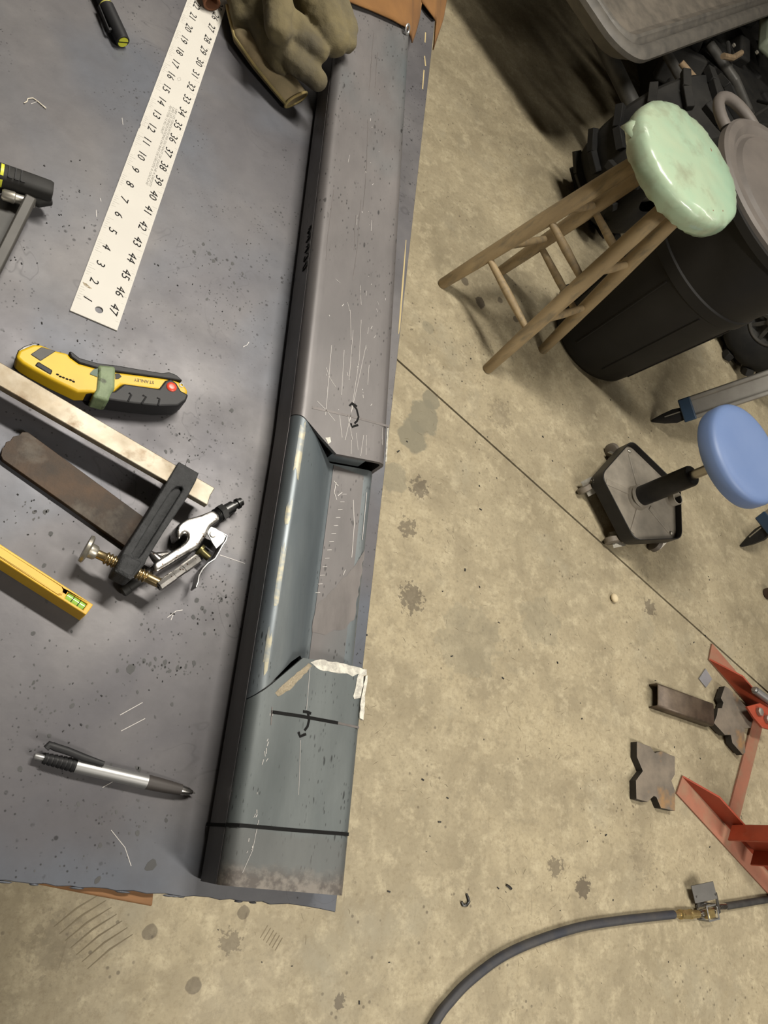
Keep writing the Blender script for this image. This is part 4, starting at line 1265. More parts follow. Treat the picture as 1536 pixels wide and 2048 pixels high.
vi = obj('vial', G().lathe(v0, v1 - v0, [(0, 0.0050), ((v1 - v0).length, 0.0050)], 20), 'vial', lv)
for u in (0.862, 0.912):
    c = Vector((*lq(u, 0.51), zl - 0.006))
    obj('vial_ring', G().lathe(c, v1 - v0, [(0, 0.0052), (0.0007, 0.0052)], 20), 'ink', vi)
obj('vial_housing', G().prism([lq(0.812, 0.2), lq(0.966, 0.2), lq(0.966, 0.82), lq(0.812, 0.82)], T + 0.003, zl - 0.012), 'grey_pad', lv)

# ================================================================== BALLPOINT PEN
pn = root('ballpoint_pen', 'silver ballpoint pen with black clip and dark rubber grip near the tube', 'pen', (*(0.1741, 0.0502, 0.78)[:2], T))
p0, p1 = Vector((0.1008, 0.0555, 0.7875)), Vector((0.25, 0.0442, 0.7865))
d = p1 - p0
Lp = d.length
dn = d.normalized()


def seg(u0, u1, r0, r1=None, n=5, bulge=0.0):
    r1 = r0 if r1 is None else r1
    return [(Lp * (u0 + (u1 - u0) * i / n), r0 + (r1 - r0) * i / n + bulge * math.sin(PI * i / n)) for i in range(n + 1)]


obj('push_button', G().lathe(p0, d, [(0, 0.0024), (0.001, 0.0029), (Lp * 0.06, 0.0029)], 18), 'silver', pn)
pr2 = []
for i in range(7):
    u = 0.055 + i * 0.0265
    pr2 += [(Lp * u, 0.0046 + i * 0.0002), (Lp * (u + 0.016), 0.0052 + i * 0.0002), (Lp * (u + 0.017), 0.0044 + i * 0.0002), (Lp * (u + 0.026), 0.0044 + i * 0.0002)]
obj('ribbed_top', G().lathe(p0, d, pr2, 24), 'black_plastic', pn)
obj('barrel', G().lathe(p0, d, seg(0.24, 0.685, 0.0062, 0.0064), 28), 'silver', pn)
obj('rubber_grip', G().lathe(p0, d, seg(0.68, 0.905, 0.0065, 0.0050, 8, 0.0003), 28), mat('brown_black_rubber', (0.040, 0.034, 0.031), None, 0.6), pn)
obj('tip_cone', G().lathe(p0, d, [(Lp * 0.90, 0.0048), (Lp * 0.95, 0.0038), (Lp * 0.982, 0.0018), (Lp * 0.985, 0.0009), (Lp, 0.0006)], 20), 'chrome', pn)
cl_ = [(0.1077, 0.0624, 0.7945), (0.1097, 0.0657, 0.7945), (0.1145, 0.0647, 0.7945), (0.1256, 0.0631, 0.7945), (0.1416, 0.0596, 0.7945), (0.159, 0.057, 0.7945)]
obj('clip', G().tube([Vector(q) for q in cl_], [0.003, 0.0034, 0.0034, 0.0034, 0.0032, 0.0022], 8, sq=0.5), 'black_plastic', pn)

# ================================================================== LEATHER GLOVE
gl = root('leather_glove', 'olive brown suede work glove heaped over the far end of the tube', 'glove', (*(0.1592, 1.0992, 0.78)[:2], T))
g = G()
g.caps(Vector((0.0889, 1.1112, 0.825)), Vector((0.1355, 1.0375, 0.82)), 0.034, 0.026)
g.caps(Vector((0.0771, 1.1089, 0.81)), Vector((0.0979, 1.0487, 0.81)), 0.022, 0.016)
g.caps(Vector((0.1053, 1.0787, 0.81)), Vector((0.1594, 0.9987, 0.82)), 0.022, 0.017)
g.caps(Vector((0.1217, 1.06, 0.868)), Vector((0.1397, 1.001, 0.858)), 0.022, 0.0195)
g.caps(Vector((0.1402, 1.001, 0.86)), Vector((0.1509, 0.9994, 0.854)), 0.017, 0.010)
g.caps(Vector((0.1548, 1.1214, 0.865)), Vector((0.1943, 1.064, 0.868)), 0.034, 0.028)
g.caps(Vector((0.1948, 1.0672, 0.866)), Vector((0.2137, 1.0378, 0.866)), 0.027, 0.024)
g.caps(Vector((0.1911, 1.125, 0.872)), Vector((0.2251, 1.0763, 0.868)), 0.024, 0.019)
g.caps(Vector((0.2258, 1.0713, 0.868)), Vector((0.2323, 1.053, 0.864)), 0.019, 0.015)
g.caps(Vector((0.1595, 1.0323, 0.85)), Vector((0.2002, 1.007, 0.858)), 0.024, 0.014)
g.caps(Vector((0.1514, 1.0038, 0.832)), Vector((0.1749, 0.9938, 0.838)), 0.018, 0.018)
g.caps(Vector((0.1736, 0.9926, 0.838)), Vector((0.2063, 0.9847, 0.838)), 0.0175, 0.0165)
go = obj('glove_body', g, 'glove', gl, recalc=False)
rm = go.modifiers.new('skin', 'REMESH')
rm.mode = 'VOXEL'
rm.voxel_size = 0.0028
rm.use_smooth_shade = True
smm = go.modifiers.new('soften', 'SMOOTH')
smm.factor = 0.5
smm.iterations = 7
tx_ = bpy.data.textures.new('suede_creases', 'CLOUDS')
tx_.noise_scale = 0.035
tx_.noise_depth = 2
dp = go.modifiers.new('creases', 'DISPLACE')
dp.texture = tx_
dp.strength = 0.010
dp.mid_level = 0.5
# stiff cuff: flattened open sleeve
g = G()
rs = []
stn = [(Vector((0.0997, 1.0864, 0.796)), 0.030, 0.016), (Vector((0.1183, 1.0411, 0.796)), 0.030, 0.015), (Vector((0.1467, 1.019, 0.794)), 0.028, 0.013), (Vector((0.1745, 1.0014, 0.792)), 0.026, 0.011), (Vector((0.1993, 0.9862, 0.791)), 0.0245, 0.0095)]
for i, (c, hw, hh) in enumerate(stn):
    t = (stn[min(i + 1, 4)][0] - stn[max(i - 1, 0)][0]).normalized()
    nn = Vector((-t.y, t.x, 0)).normalized()
    ring = []
    for k in range(24):
        an = 2 * PI * k / 24
        cx, cz = math.cos(an), math.sin(an)
        ring.append(c + nn * hw * math.copysign(abs(cx) ** 0.75, cx) + Vector((0, 0, hh * math.copysign(abs(cz) ** 0.85, cz))))
    rs.append(ring)
g.rings(rs, cap=False)
cu_ = obj('cuff', g, 'cuff', gl, recalc=True)
so = cu_.modifiers.new('thick', 'SOLIDIFY')
so.thickness = 0.002
so.offset = -1
lr = rs[-1]
g = G().tube(lr + [lr[0]], 0.0021, 8, cap=False)
obj('cuff_binding', g, 'cuff_edge', cu_)
g = G().tube([r[12] + Vector((0, 0, 0.001)) for r in rs], 0.0022, 8)
obj('cuff_seam', g, 'cuff_edge', cu_)

# a brown leather strap end lying on the ruler
g = G()
c0, c1 = Vector((0.0295, 1.1064, 0.802)), Vector((0.0533, 1.0632, 0.794))
rs = []
for i in range(5):
    c = c0.lerp(c1, i / 4)
    t = (c1 - c0).normalized()
    nn = Vector((-t.y, t.x, 0))
    rs.append([c + nn * 0.0125 * math.cos(2 * PI * k / 16) + Vector((0, 0, 0.0115 * math.sin(2 * PI * k / 16))) for k in range(16)])
g.rings(rs, cap=False)
so_ = obj('leather_sleeve', g, mat('rust_leather', (0.20, 0.075, 0.03), (0.13, 0.05, 0.02), 0.8, scale=30, bump=0.2))
tag(so_, 'rust brown leather sleeve end lying on the ruler beside the glove', 'leather sleeve')
mo = so_.modifiers.new('thick', 'SOLIDIFY')
mo.thickness = 0.003
mo.offset = -1

# ================================================================== TAN LEATHER APRON
ap = root('leather_apron', 'tan suede apron draped over the far tube end with a metal eyelet', 'apron', (*(0.3453, 1.3831, 0.78)[:2], T))


def drape(edge, back, n, amp, freq, seed, ph=0.0):
    """cloth between a visible hem and a hidden far line"""
    g = G()
    rs = []
    for i in range(n + 1):
        s_ = i / n
        row = []
        for k, (a, b) in enumerate(zip(edge, back)):
            a, b = Vector(a), Vector(b)
            q = a.lerp(b, s_)
            q.z += amp * s_ ** 0.5 * math.sin(freq * k + ph + 2.0 * s_) + 0.006 * s_ * (mnoise.noise(Vector((q.x * 30, q.y * 22, seed))))
            row.append(q)
        rs.append(row)
    g.rings(rs, cap=False, closed=False)
    return g


def dense(pts, k):
    out = []
    for i in range(len(pts) - 1):
        for j in range(k):
            out.append(Vector(pts[i]).lerp(Vector(pts[i + 1]), j / k))
    out.append(Vector(pts[-1]))
    return out


e1 = dense([(0.1946, 1.1395, 0.854), (0.2308, 1.1638, 0.852), (0.2696, 1.1826, 0.85), (0.3051, 1.1944, 0.85), (0.3312, 1.2029, 0.848), (0.3491, 1.2188, 0.832), (0.3647, 1.243, 0.81), (0.3735, 1.2853, 0.8), (0.3817, 1.3451, 0.792), (0.3864, 1.4084, 0.786)], 5)
k1 = dense([(0.1653, 1.3508, 0.85), (0.1992, 1.3828, 0.855), (0.2353, 1.4208, 0.858), (0.2707, 1.4447, 0.86), (0.2987, 1.471, 0.855), (0.3185, 1.5114, 0.84), (0.336, 1.5487, 0.825), (0.351, 1.5827, 0.81), (0.3659, 1.6113, 0.798), (0.3763, 1.6363, 0.79)], 5)
ao = obj('apron_panel', drape(e1, k1, 26, 0.006, 0.55, 1.3), 'suede', ap, recalc=False, smooth=80)
mo = ao.modifiers.new('thick', 'SOLIDIFY')
mo.thickness = 0.002
mo.offset = 0
e2 = dense([(0.383, 1.4066, 0.788), (0.3983, 1.3926, 0.79), (0.4135, 1.3868, 0.788), (0.4254, 1.4025, 0.776), (0.4417, 1.3912, 0.75), (0.4488, 1.3944, 0.735), (0.4648, 1.4736, 0.72), (0.4784, 1.5471, 0.71), (0.4847, 1.6265, 0.705)], 5)
k2 = dense([(0.369, 1.6245, 0.792), (0.3789, 1.6063, 0.8), (0.395, 1.6278, 0.798), (0.4082, 1.6622, 0.786), (0.4317, 1.7292, 0.75), (0.4476, 1.7791, 0.73), (0.4605, 1.8097, 0.72), (0.4712, 1.8378, 0.71), (0.4821, 1.866, 0.7)], 5)
ao2 = obj('apron_flap', drape(e2, k2, 20, 0.004, 0.5, 4.1, 1.0), 'suede', ap, recalc=False, smooth=80)
mo = ao2.modifiers.new('thick', 'SOLIDIFY')
mo.thickness = 0.002
mo.offset = 0
ec = Vector((0.3338, 1.199, 0.849))
ex = Vector((0.72, -0.35, 0.6)).normalized()
g = G()
rs = []
u_ = ex.orthogonal().normalized()
v_ = ex.cross(u_)
for k in range(24):
    an = 2 * PI * k / 24
    c = ec + (u_ * math.cos(an) + v_ * math.sin(an)) * 0.0065
    dr = (u_ * math.cos(an) + v_ * math.sin(an))
    rs.append([c + (dr * math.cos(b_) * 0.0022 + ex * math.sin(b_) * 0.0016) for b_ in [2 * PI * j / 8 for j in range(8)]])
rs.append(rs[0])
g.rings(rs, cap=False)
obj('eyelet', g, 'silver', ap)

# ------------------------------------------------------------------ crumbs of grinding grit on the plate
g = G()
rnd = random.Random(77)
spots = [(0.2377, 0.2413), (0.2184, 0.2143), (0.1771, 0.1554), (0.1968, 0.1572), (0.0368, 0.2737), (0.0707, 0.2689), (0.0216, 0.2792), (0.1714, 0.3932), (0.186, 0.3797), (0.1472, 0.0171), (0.1929, -0.0069), (0.1111, 0.0712), (0.1232, 0.0908), (0.1517, 0.4046), (0.2102, 0.4217), (0.0402, 0.4787), (-0.0413, 0.6634), (-0.0299, 0.6619), (-0.0129, 0.6087), (-0.0443, 0.5419), (0.0944, 0.6055), (0.1513, 0.6029), (0.1819, 0.7202), (0.1301, 0.4749), (-0.0157, 0.4764)]
for k in range(150):
    c = rnd.choice(spots)
    q = (c[0] + rnd.gauss(0, 0.014), c[1] + rnd.gauss(0, 0.016))
    if q[0] > 0.255 or q[1] < -0.03:
        continue
    s_ = rnd.uniform(0.0004, 0.0011)
    g.box((q[0], q[1], T + s_ * 0.4), (s_ * rnd.uniform(1, 2.2), s_, s_), rotz(rnd.uniform(0, 3)))
go_ = obj('grinding_grit', g, 'grit', origin=(0, 0, T), smooth=0)
tag(go_, 'black grinding grit scattered over the steel plate', 'grit')
go_['kind'] = 'stuff'
th = obj('thread_scrap', G().tube([Vector((-0.1027, 0.7425, 0.781)), Vector((-0.1007, 0.7467, 0.781)), Vector((-0.101, 0.7516, 0.781)), Vector((-0.0967, 0.756, 0.781)), Vector((-0.0909, 0.7548, 0.781)), Vector((-0.0809, 0.7508, 0.781))], 0.0006, 6), 'thread')
tag(th, 'pale curled thread on the plate left of the ruler', 'thread')

# ================================================================== WOODEN STOOL WITH MINT COVER
sc_ = Vector((1.203, 1.633, 0))
ws = root('wooden_stool', 'worn wooden stool with a taped mint green vinyl seat cover', 'stool', sc_)
feet = [Vector((0.988, 1.653, 0)), Vector((1.181, 1.419, 0)), Vector((1.410, 1.606, 0)), Vector((1.217, 1.839, 0))]
tops = [sc_ + (q - sc_) * 0.42 + Vector((0, 0, 0.70)) for q in feet]
for a, b in zip(feet, tops):
    d = b - a
    L_ = d.length
    obj('leg', G().lathe(a, d, [(0, 0.0145), (0.004, 0.0165), (L_ * 0.2, 0.0195), (L_ * 0.55, 0.0225), (L_ * 0.85, 0.0215), (L_, 0.019)], 18), 'wood', ws)
for i, j, z in ((0, 1, 0.185), (0, 1, 0.40), (2, 3, 0.195), (2, 3, 0.42), (1, 2, 0.235), (1, 2, 0.435), (3, 0, 0.235), (3, 0, 0.435)):
    a = feet[i].lerp(tops[i], z / 0.7)
    b = feet[j].lerp(tops[j], z / 0.7)
    d = b - a
    L_ = d.length
    obj('rung', G().lathe(a, d, [(-0.012, 0.009), (0, 0.0095), (L_ * 0.5, 0.0125), (L_, 0.0095), (L_ + 0.012, 0.009)], 14), 'wood', ws)
obj('seat_board', G().lathe(sc_, (0, 0, 1), [(0.685, 0.150), (0.715, 0.160)], 40), 'wood', ws, bevel=0.003)
g = G()
rs = []
prof = [(0.690, 0.150), (0.688, 0.166), (0.692, 0.174), (0.704, 0.179), (0.720, 0.181), (0.736, 0.180), (0.746, 0.176), (0.753, 0.168), (0.757, 0.155), (0.760, 0.13), (0.762, 0.10), (0.7635, 0.07), (0.764, 0.04), (0.764, 0.015), (0.764, 0.002)]
for (z, r) in prof:
    ring = []
    for k in range(90):
        an = 2 * PI * k / 90
        ca_, sa_ = math.cos(an), math.sin(an)
        n1 = mnoise.noise(Vector((ca_ * r * 22, sa_ * r * 22, z * 30)))
        n2 = mnoise.noise(Vector((ca_ * 9, sa_ * 9, z * 22)))
        n3 = mnoise.noise(Vector((ca_ * 20, sa_ * 20, z * 40)))
        edgy = 1.0 if z < 0.742 else 0.45 if z < 0.755 else 0.0
        rr = r * (1 + edgy * (0.016 * n2 + 0.010 * n3))
        zz = z + (0.005 * n3 + 0.004 * n2) * edgy + 0.0022 * n1 * min(1.0, r / 0.05)
        ring.append(sc_ + Vector((rr * ca_, rr * sa_, zz)))
    rs.append(ring)
g.rings(rs)
co_ = obj('seat_cover', g, 'mint', ws, smooth=40)
# loose corner of the vinyl and small tears
an = math.radians(172)
fl_ = G().add([sc_ + Vector((0.172 * math.cos(an - 0.38), 0.172 * math.sin(an - 0.38), 0.722)), sc_ + Vector((0.200 * math.cos(an + 0.05), 0.200 * math.sin(an + 0.05), 0.702)), sc_ + Vector((0.172 * math.cos(an + 0.42), 0.172 * math.sin(an + 0.42), 0.728)), sc_ + Vector((0.178 * math.cos(an), 0.178 * math.sin(an), 0.735))], [(0, 1, 3), (1, 2, 3)])
fo = obj('loose_flap', fl_, 'mint', co_, recalc=False)
mo = fo.modifiers.new('thick', 'SOLIDIFY')
mo.thickness = 0.0015
tr = G()
rnd = random.Random(4)
for (dx, dy) in ((0.05, -0.14), (0.09, -0.115), (0.02, -0.15), (0.005, -0.055), (-0.03, 0.168), (0.0, 0.165), (0.03, -0.06), (0.06, 0.08), (0.065, 0.075)):
    rr = math.hypot(dx, dy)
    z = 0.764 - (0.002 if rr < 0.1 else 0.007 if rr < 0.15 else 0.014)
    tr.ell(sc_ + Vector((dx, dy, z)), rnd.uniform(0.003, 0.007), rnd.uniform(0.002, 0.004), 0.0015, rotz(rnd.uniform(0, 3)), 8, 4)
obj('vinyl_tears', tr, mat('torn_backing', (0.16, 0.10, 0.06), None, 0.8), co_, stuff=True)

# ================================================================== BLACK TRASH CAN
cc = Vector((1.640, 1.775, 0))
can = root('trash_can', 'large black plastic trash can with grey lid behind the wooden stool', 'trash can', cc)
ca = obj('can_body', G().lathe(cc, (0, 0, 1), [(0.0, 0.150), (0.004, 0.168), (0.022, 0.182), (0.05, 0.186), (0.46, 0.224), (0.465, 0.229), (0.50, 0.232), (0.505, 0.228), (0.70, 0.246), (0.702, 0.262), (0.725, 0.264)], 64, True), 'can', can, smooth=30)
gg = G()
for an_ in (3.9, 4.6, 5.3, 0.1, 0.9, 1.7, 2.5, 3.2):
    a = cc + Vector((0.1885 * math.cos(an_), 0.1885 * math.sin(an_), 0.07))
    b = cc + Vector((0.2235 * math.cos(an_), 0.2235 * math.sin(an_), 0.45))
    gg.tube([a, b], 0.0035, 6)
obj('moulded_ribs', gg, 'can', ca)
lc = Vector((1.655, 1.805, 0))
ld = obj('lid', G().lathe(lc, (0, 0, 1), [(0.712, 0.272), (0.716, 0.280), (0.735, 0.280), (0.742, 0.272), (0.744, 0.250), (0.738, 0.240), (0.730, 0.232), (0.730, 0.222), (0.742, 0.212), (0.748, 0.19), (0.752, 0.08), (0.753, 0.004)], 72), 'lid', can, smooth=30)
# loop handle on the lid's far edge
hp = []
ha = math.radians(128)
hx = Vector((math.cos(ha), math.sin(ha), 0))
hy = Vector((-math.sin(ha), math.cos(ha), 0))
for k in range(13):
    t = PI * k / 12
    hp.append(lc + hx * (0.262 + 0.10 * math.sin(t)) + hy * 0.095 * math.cos(t) + Vector((0, 0, 0.722)))
obj('loop_handle', G().tube(hp, 0.016, 12), 'lid', ld)
wp = cc + Vector((-0.13, 0.10, 0.045))
wa = Vector((-0.35, -0.94, 0))
obj('wheel', G().lathe(wp, wa, [(0, 0.030), (0.004, 0.044), (0.02, 0.045), (0.036, 0.044), (0.04, 0.030)], 28), 'tire', can)
obj('wheel_cap', G().lathe(wp + wa.normalized() * 0.0395, wa, [(0, 0.016), (0.006, 0.012)], 20), 'zinc', can)


# ================================================================== LUGGED TIRES
def tire(name, c, axis, R, Wd, nl, parent, lug, hubr, mname='tire'):
    c = Vector(c)
    ax = Vector(axis).normalized()
    hw = Wd / 2
    t = obj(name, G().lathe(c - ax * hw, ax, [(0.01, hubr), (0.0, hubr * 1.15), (-0.006, R * 0.78), (0.004, R * 0.90), (0.02, R * 0.955), (hw, R * 0.97), (Wd - 0.02, R * 0.955), (Wd - 0.004, R * 0.90), (Wd + 0.006, R * 0.78), (Wd, hubr * 1.15), (Wd - 0.01, hubr)], 48, False), mname, parent, smooth=35)
    u = Vector((0, 0, 1))
    v = ax.cross(u).normalized()
    g = G()
    for k in range(nl):
        for s in (-1, 1):
            a0 = 2 * PI * (k + (0.5 if s > 0 else 0.0)) / nl
            pts = []
            for w_, da in ((0.02, 0.0), (0.55, 0.07), (1.02, 0.20)):
                aa = a0 + da
                rad = R * (0.972 if w_ < 0.9 else 0.93)
                pts.append((c + ax * s * hw * w_ + (u * math.cos(aa) + v * math.sin(aa)) * (rad + lug * 0.4), (u * math.cos(aa) + v * math.sin(aa))))
            for (p, n_), (q, n2_) in zip(pts, pts[1:]):
                g.bar(p, q, lug * 1.1, lug, n_)
    obj('tread_lugs', g, mname, t, bevel=0.002, seg=1)
    return t


av = root('all_terrain_vehicle', 'dark vehicle with knobby tire and dusty grey plastic tray behind the stool', 'vehicle', (1.9, 2.9, 0))
tax = Vector((-0.55, 0.835, 0))
tc_ = Vector((1.70, 2.44, 0.298))
tire('knobby_tire', tc_, tax, 0.288, 0.27, 15, av, 0.026, 0.13)
hb = obj('wheel_rim', G().lathe(tc_ - tax.normalized() * 0.10, tax, [(0, 0.02), (0.0, 0.10), (0.015, 0.128), (0.03, 0.132), (0.17, 0.132), (0.2, 0.128), (0.2, 0.02)], 36), 'dark_metal', av)
md = G()
rnd = random.Random(8)
for k in range(7):
    a_ = 3.6 + 0.30 * k
    u = Vector((0, 0, 1))
    v = tax.normalized().cross(u)
    n_ = u * math.cos(a_) + v * math.sin(a_)
    p = tc_ - tax.normalized() * 0.105 + n_ * 0.262
    md.bar(p, p + tax.normalized() * 0.07 + Vector((0, 0, 0.02)), 0.010, 0.006, n_)
obj('dried_mud', md, 'mud', av, stuff=True)
# plastic tray with rolled rim
t0 = Vector((1.335, 2.455, 0.50))
te1 = Vector((0.625, 0.78, 0)).normalized()
te2 = Vector((-0.78, 0.625, 0)).normalized()


def tray(ins, rad, n=8):
    """rounded rectangle in plan"""
    L1, L2_ = 2.2, 0.95
    pts = []
    for (cx, cy, s0) in ((rad + ins, rad + ins, 180), (L1 - rad - ins, rad + ins, 270), (L1 - rad - ins, L2_ - rad - ins, 0), (rad + ins, L2_ - rad - ins, 90)):
        for k in range(n + 1):
            a_ = math.radians(s0 + 90 * k / n)
            pts.append((cx + rad * math.cos(a_), cy + rad * math.sin(a_)))
    return [t0 + te1 * p[0] + te2 * p[1] for p in pts]


rs = []
for ins, rad, z in ((0.06, 0.10, 0.40), (0.025, 0.12, 0.435), (0.004, 0.135, 0.455), (-0.012, 0.15, 0.462), (-0.014, 0.152, 0.480), (0.0, 0.14, 0.492), (0.018, 0.125, 0.496), (0.034, 0.11, 0.490), (0.040, 0.105, 0.478), (0.048, 0.10, 0.470), (0.056, 0.095, 0.474), (0.064, 0.09, 0.486), (0.075, 0.08, 0.489)):
    rs.append([Vector((q.x, q.y, z)) for q in tray(ins, rad)])
g = G().rings(rs, cap=False)
g.add([q for q in rs[0]], [tuple(range(len(rs[0])))])
obj('tray_rim', g, 'tub_rim', av, smooth=40)
ri = [Vector((q.x, q.y, 0.487)) for q in tray(0.073, 0.08)]
rj = [Vector((q.x, q.y, 0.470)) for q in tray(0.10, 0.07)]
g = G().rings([ri, rj], cap=False)
g.add(rj, [tuple(range(len(rj)))])
obj('tray_floor', g, 'tub', av, smooth=40)
# chassis, arms and cables between wheel and tray
ch = G()
rnd = random.Random(9)
cpoly = [(1.8339, 3.3192), (1.8483, 3.2056), (1.8446, 3.0415), (1.942, 2.937), (2.1156, 2.9155), (2.3647, 3.1809), (2.6237, 3.3511), (2.9181, 3.9288), (3.1398, 4.8865), (2.4364, 4.054), (2.0667, 3.5633)]
ch.prism(cpoly, 0.12, 0.28)
for k in range(40):
    a_, b_, c_ = rnd.sample(cpoly, 3)
    w1, w2_ = rnd.random(), rnd.random()
    q = (Vector(a_).lerp(Vector(b_), w1)).lerp(Vector(c_), w2_ * 0.6)
    ch.box((q.x, q.y, rnd.uniform(0.22, 0.30)), (rnd.uniform(0.05, 0.2), rnd.uniform(0.04, 0.14), rnd.uniform(0.05, 0.14)), Euler((rnd.uniform(-0.4, 0.4), rnd.uniform(-0.4, 0.4), rnd.uniform(0, 3))).to_matrix())
obj('chassis', ch, 'tire', av, bevel=0.01)
am = G()
for q in ([(1.719, 2.9828, 0.36), (1.7814, 2.8332, 0.38), (2.0131, 2.7795, 0.36)], [(1.9544, 3.2097, 0.4), (2.0672, 3.0607, 0.42), (2.2555, 3.0622, 0.36)]):
    am.tube(q, 0.020, 10)
obj('suspension_arm', am, 'dark_metal', av)
obj('shock_absorber', G().tube([(1.6786, 2.8042, 0.44), (1.7817, 2.7585, 0.44), (1.9161, 2.7661, 0.42)], [0.012, 0.015, 0.012], 10), 'mud', av)
obj('bracket', G().tube([(1.9315, 3.044, 0.46), (1.999, 3.0918, 0.46), (2.0698, 3.1874, 0.46)], 0.012, 8), 'mud', av)
cb = G()
rnd = random.Random(2)
for k in range(9):
    x0, y0 = rnd.uniform(1.95, 2.25), rnd.uniform(2.55, 3.1)
    z0 = rnd.uniform(0.32, 0.42)
    cb.tube([(x0, y0, z0), (x0 + rnd.uniform(-0.1, 0.1), y0 + rnd.uniform(0.02, 0.12), z0 + 0.04), (x0 + rnd.uniform(-0.1, 0.15), y0 + 0.2, z0 - 0.02)], 0.008, 8)
obj('cables', cb, 'tire', av)
bt = G()
for q in [(1.9419, 2.8936, 0.43), (2.0167, 3.1846, 0.46), (2.1905, 3.2962, 0.46), (1.8184, 2.818, 0.4)]:
    bt.lathe(q, (0, 0, 1), [(0, 0.008), (0.008, 0.008), (0.01, 0.005)], 10)
obj('bolt_heads', bt, 'zinc', av)
pg = Vector((2.4477, 3.6915, 0.42))
obj('side_panel', G().prism([(pg.x + a_, pg.y + b_) for a_, b_ in ((-0.09, -0.12), (0.12, -0.12), (0.16, 0.12), (-0.02, 0.18))], 0.38, 0.45), mat('pale_green_plastic', (0.20, 0.23, 0.17), None, 0.6), av, bevel=0.02, seg=3)
obj('axle', G().tube([tc_, tc_ + tax.normalized() * 0.55], 0.03, 12), 'dark_metal', av)

# second wheel at the right edge
w2 = Vector((2.46, 2.134, 0.245))
wx = Vector((-0.80, -0.60, 0.0))
lw = root('lugged_wheel', 'dark lugged wheel with a spoked hub beyond the black can', 'wheel', (w2.x, w2.y, 0))
tire('tire', w2, wx, 0.228, 0.13, 13, lw, 0.030, 0.10)
wxn = wx.normalized()
f2 = w2 + wxn * 0.045
obj('rim', G().lathe(w2 - wxn * 0.04, wx, [(0, 0.02), (0.0, 0.09), (0.01, 0.102), (0.09, 0.102), (0.095, 0.094), (0.07, 0.088), (0.06, 0.02)], 40), 'dark_metal', lw)
hubw = obj('hub_cap', G().lathe(f2, wx, [(0, 0.030), (0.02, 0.028), (0.026, 0.018), (0.026, 0.004)], 24), 'grey_metal', lw)
u = Vector((0, 0, 1))
v = wxn.cross(u)
for k in range(9):
    a_ = 2 * PI * k / 9
    n_ = u * math.cos(a_) + v * math.sin(a_)
    obj('spoke', G().bar(f2 + n_ * 0.02 + wxn * 0.008, f2 + n_ * 0.095, 0.016, 0.008, wxn), 'dark_metal', lw, bevel=0.002)
obj('rim_ring', G().tube([f2 + wxn * 0.045 * 0 + (u * math.cos(2 * PI * k / 40) + v * math.sin(2 * PI * k / 40)) * 0.098 + wxn * 0.012 for k in range(41)], 0.006, 8, cap=False), 'grey_metal', lw)

# ================================================================== BLUE ROLLING STOOL
pc = Vector((1.745, 1.138, 0))
bs = root('rolling_stool', 'rolling mechanic stool with round blue seat and worn metal tray base', 'stool', pc)
cor = [(1.7097, 1.3323), (1.9418, 1.2401), (1.929, 1.0471), (1.7013, 0.9691), (1.5609, 1.147)]
cen = Vector((sum(q[0] for q in cor) / 5, sum(q[1] for q in cor) / 5))


def pent(ins, rad=0.03, n=5):
    """pentagon with rounded corners, inset towards its centre"""
    out = []
    m = len(cor)
    for i in range(m):
        p = Vector(cor[i])
        p = p + (cen - p).normalized() * ins * 1.2
        a = Vector(cor[i - 1])
        b = Vector(cor[(i + 1) % m])
        da, db = (a - p).normalized() * rad, (b - p).normalized() * rad
        for k in range(n + 1):
            t = k / n
            out.append(tuple((p + da) * (1 - t) ** 2 + p * 2 * t * (1 - t) + (p + db) * t ** 2))
    return out


po, pi_ = pent(0.0), pent(0.004)
obj('tray', G().prism(pent(0.002), 0.076, 0.082), 'tray', bs)
rim_ = obj('tray_lip', G().prism(po, 0.055, 0.104, [pi_]), 'black_paint', bs, bevel=0.0012)
emb = G()
for q in cor:
    q = Vector((q[0], q[1], 0.0825))
    c3_ = Vector((cen.x, cen.y, 0.0825))
    emb.bar(c3_.lerp(q, 0.22), c3_.lerp(q, 0.78), 0.020, 0.004)
obj('embossed_ribs', emb, 'tray', bs, bevel=0.0018)
for i, q in enumerate(cor):
    p = Vector(q) + (cen - Vector(q)).normalized() * 0.032
    obj('bolt', G().lathe((p.x, p.y, 0.081), (0, 0, 1), [(0, 0.007), (0.004, 0.007), (0.006, 0.004)], 14), 'zinc', bs)
    dr = (Vector(q) - cen).normalized()
    sw = Vector((math.cos(2.2 + i * 1.1), math.sin(2.2 + i * 1.1)))
    if i == 3:
        sw = Vector((-0.92, -0.30)).normalized()
    if i == 4:
        sw = Vector((-0.75, -0.62)).normalized()
    wc = p + sw * 0.026
    csw = Vector((-sw.y, sw.x, 0))
    ct = obj('caster_fork', G().lathe((p.x, p.y, 0.058), (0, 0, 1), [(0, 0.020), (0.006, 0.023), (0.012, 0.018), (0.02, 0.010)], 18).bar(Vector((p.x, p.y, 0.052)) + csw * 0.015, Vector((wc.x, wc.y, 0.024)) + csw * 0.015, 0.003, 0.022, csw).bar(
        Vector((p.x, p.y, 0.052)) - csw * 0.015, Vector((wc.x, wc.y, 0.024)) - csw * 0.015, 0.003, 0.022, csw).bar(Vector((p.x, p.y, 0.056)) - csw * 0.017, Vector((p.x, p.y, 0.056)) + csw * 0.017, 0.034, 0.003), 'zinc', bs)
    obj('caster_wheel', G().lathe(Vector((wc.x, wc.y, 0.025)) - csw * 0.0105, csw, [(0, 0.018), (0.003, 0.0245), (0.018, 0.0245), (0.021, 0.018)], 26), 'caster', ct)
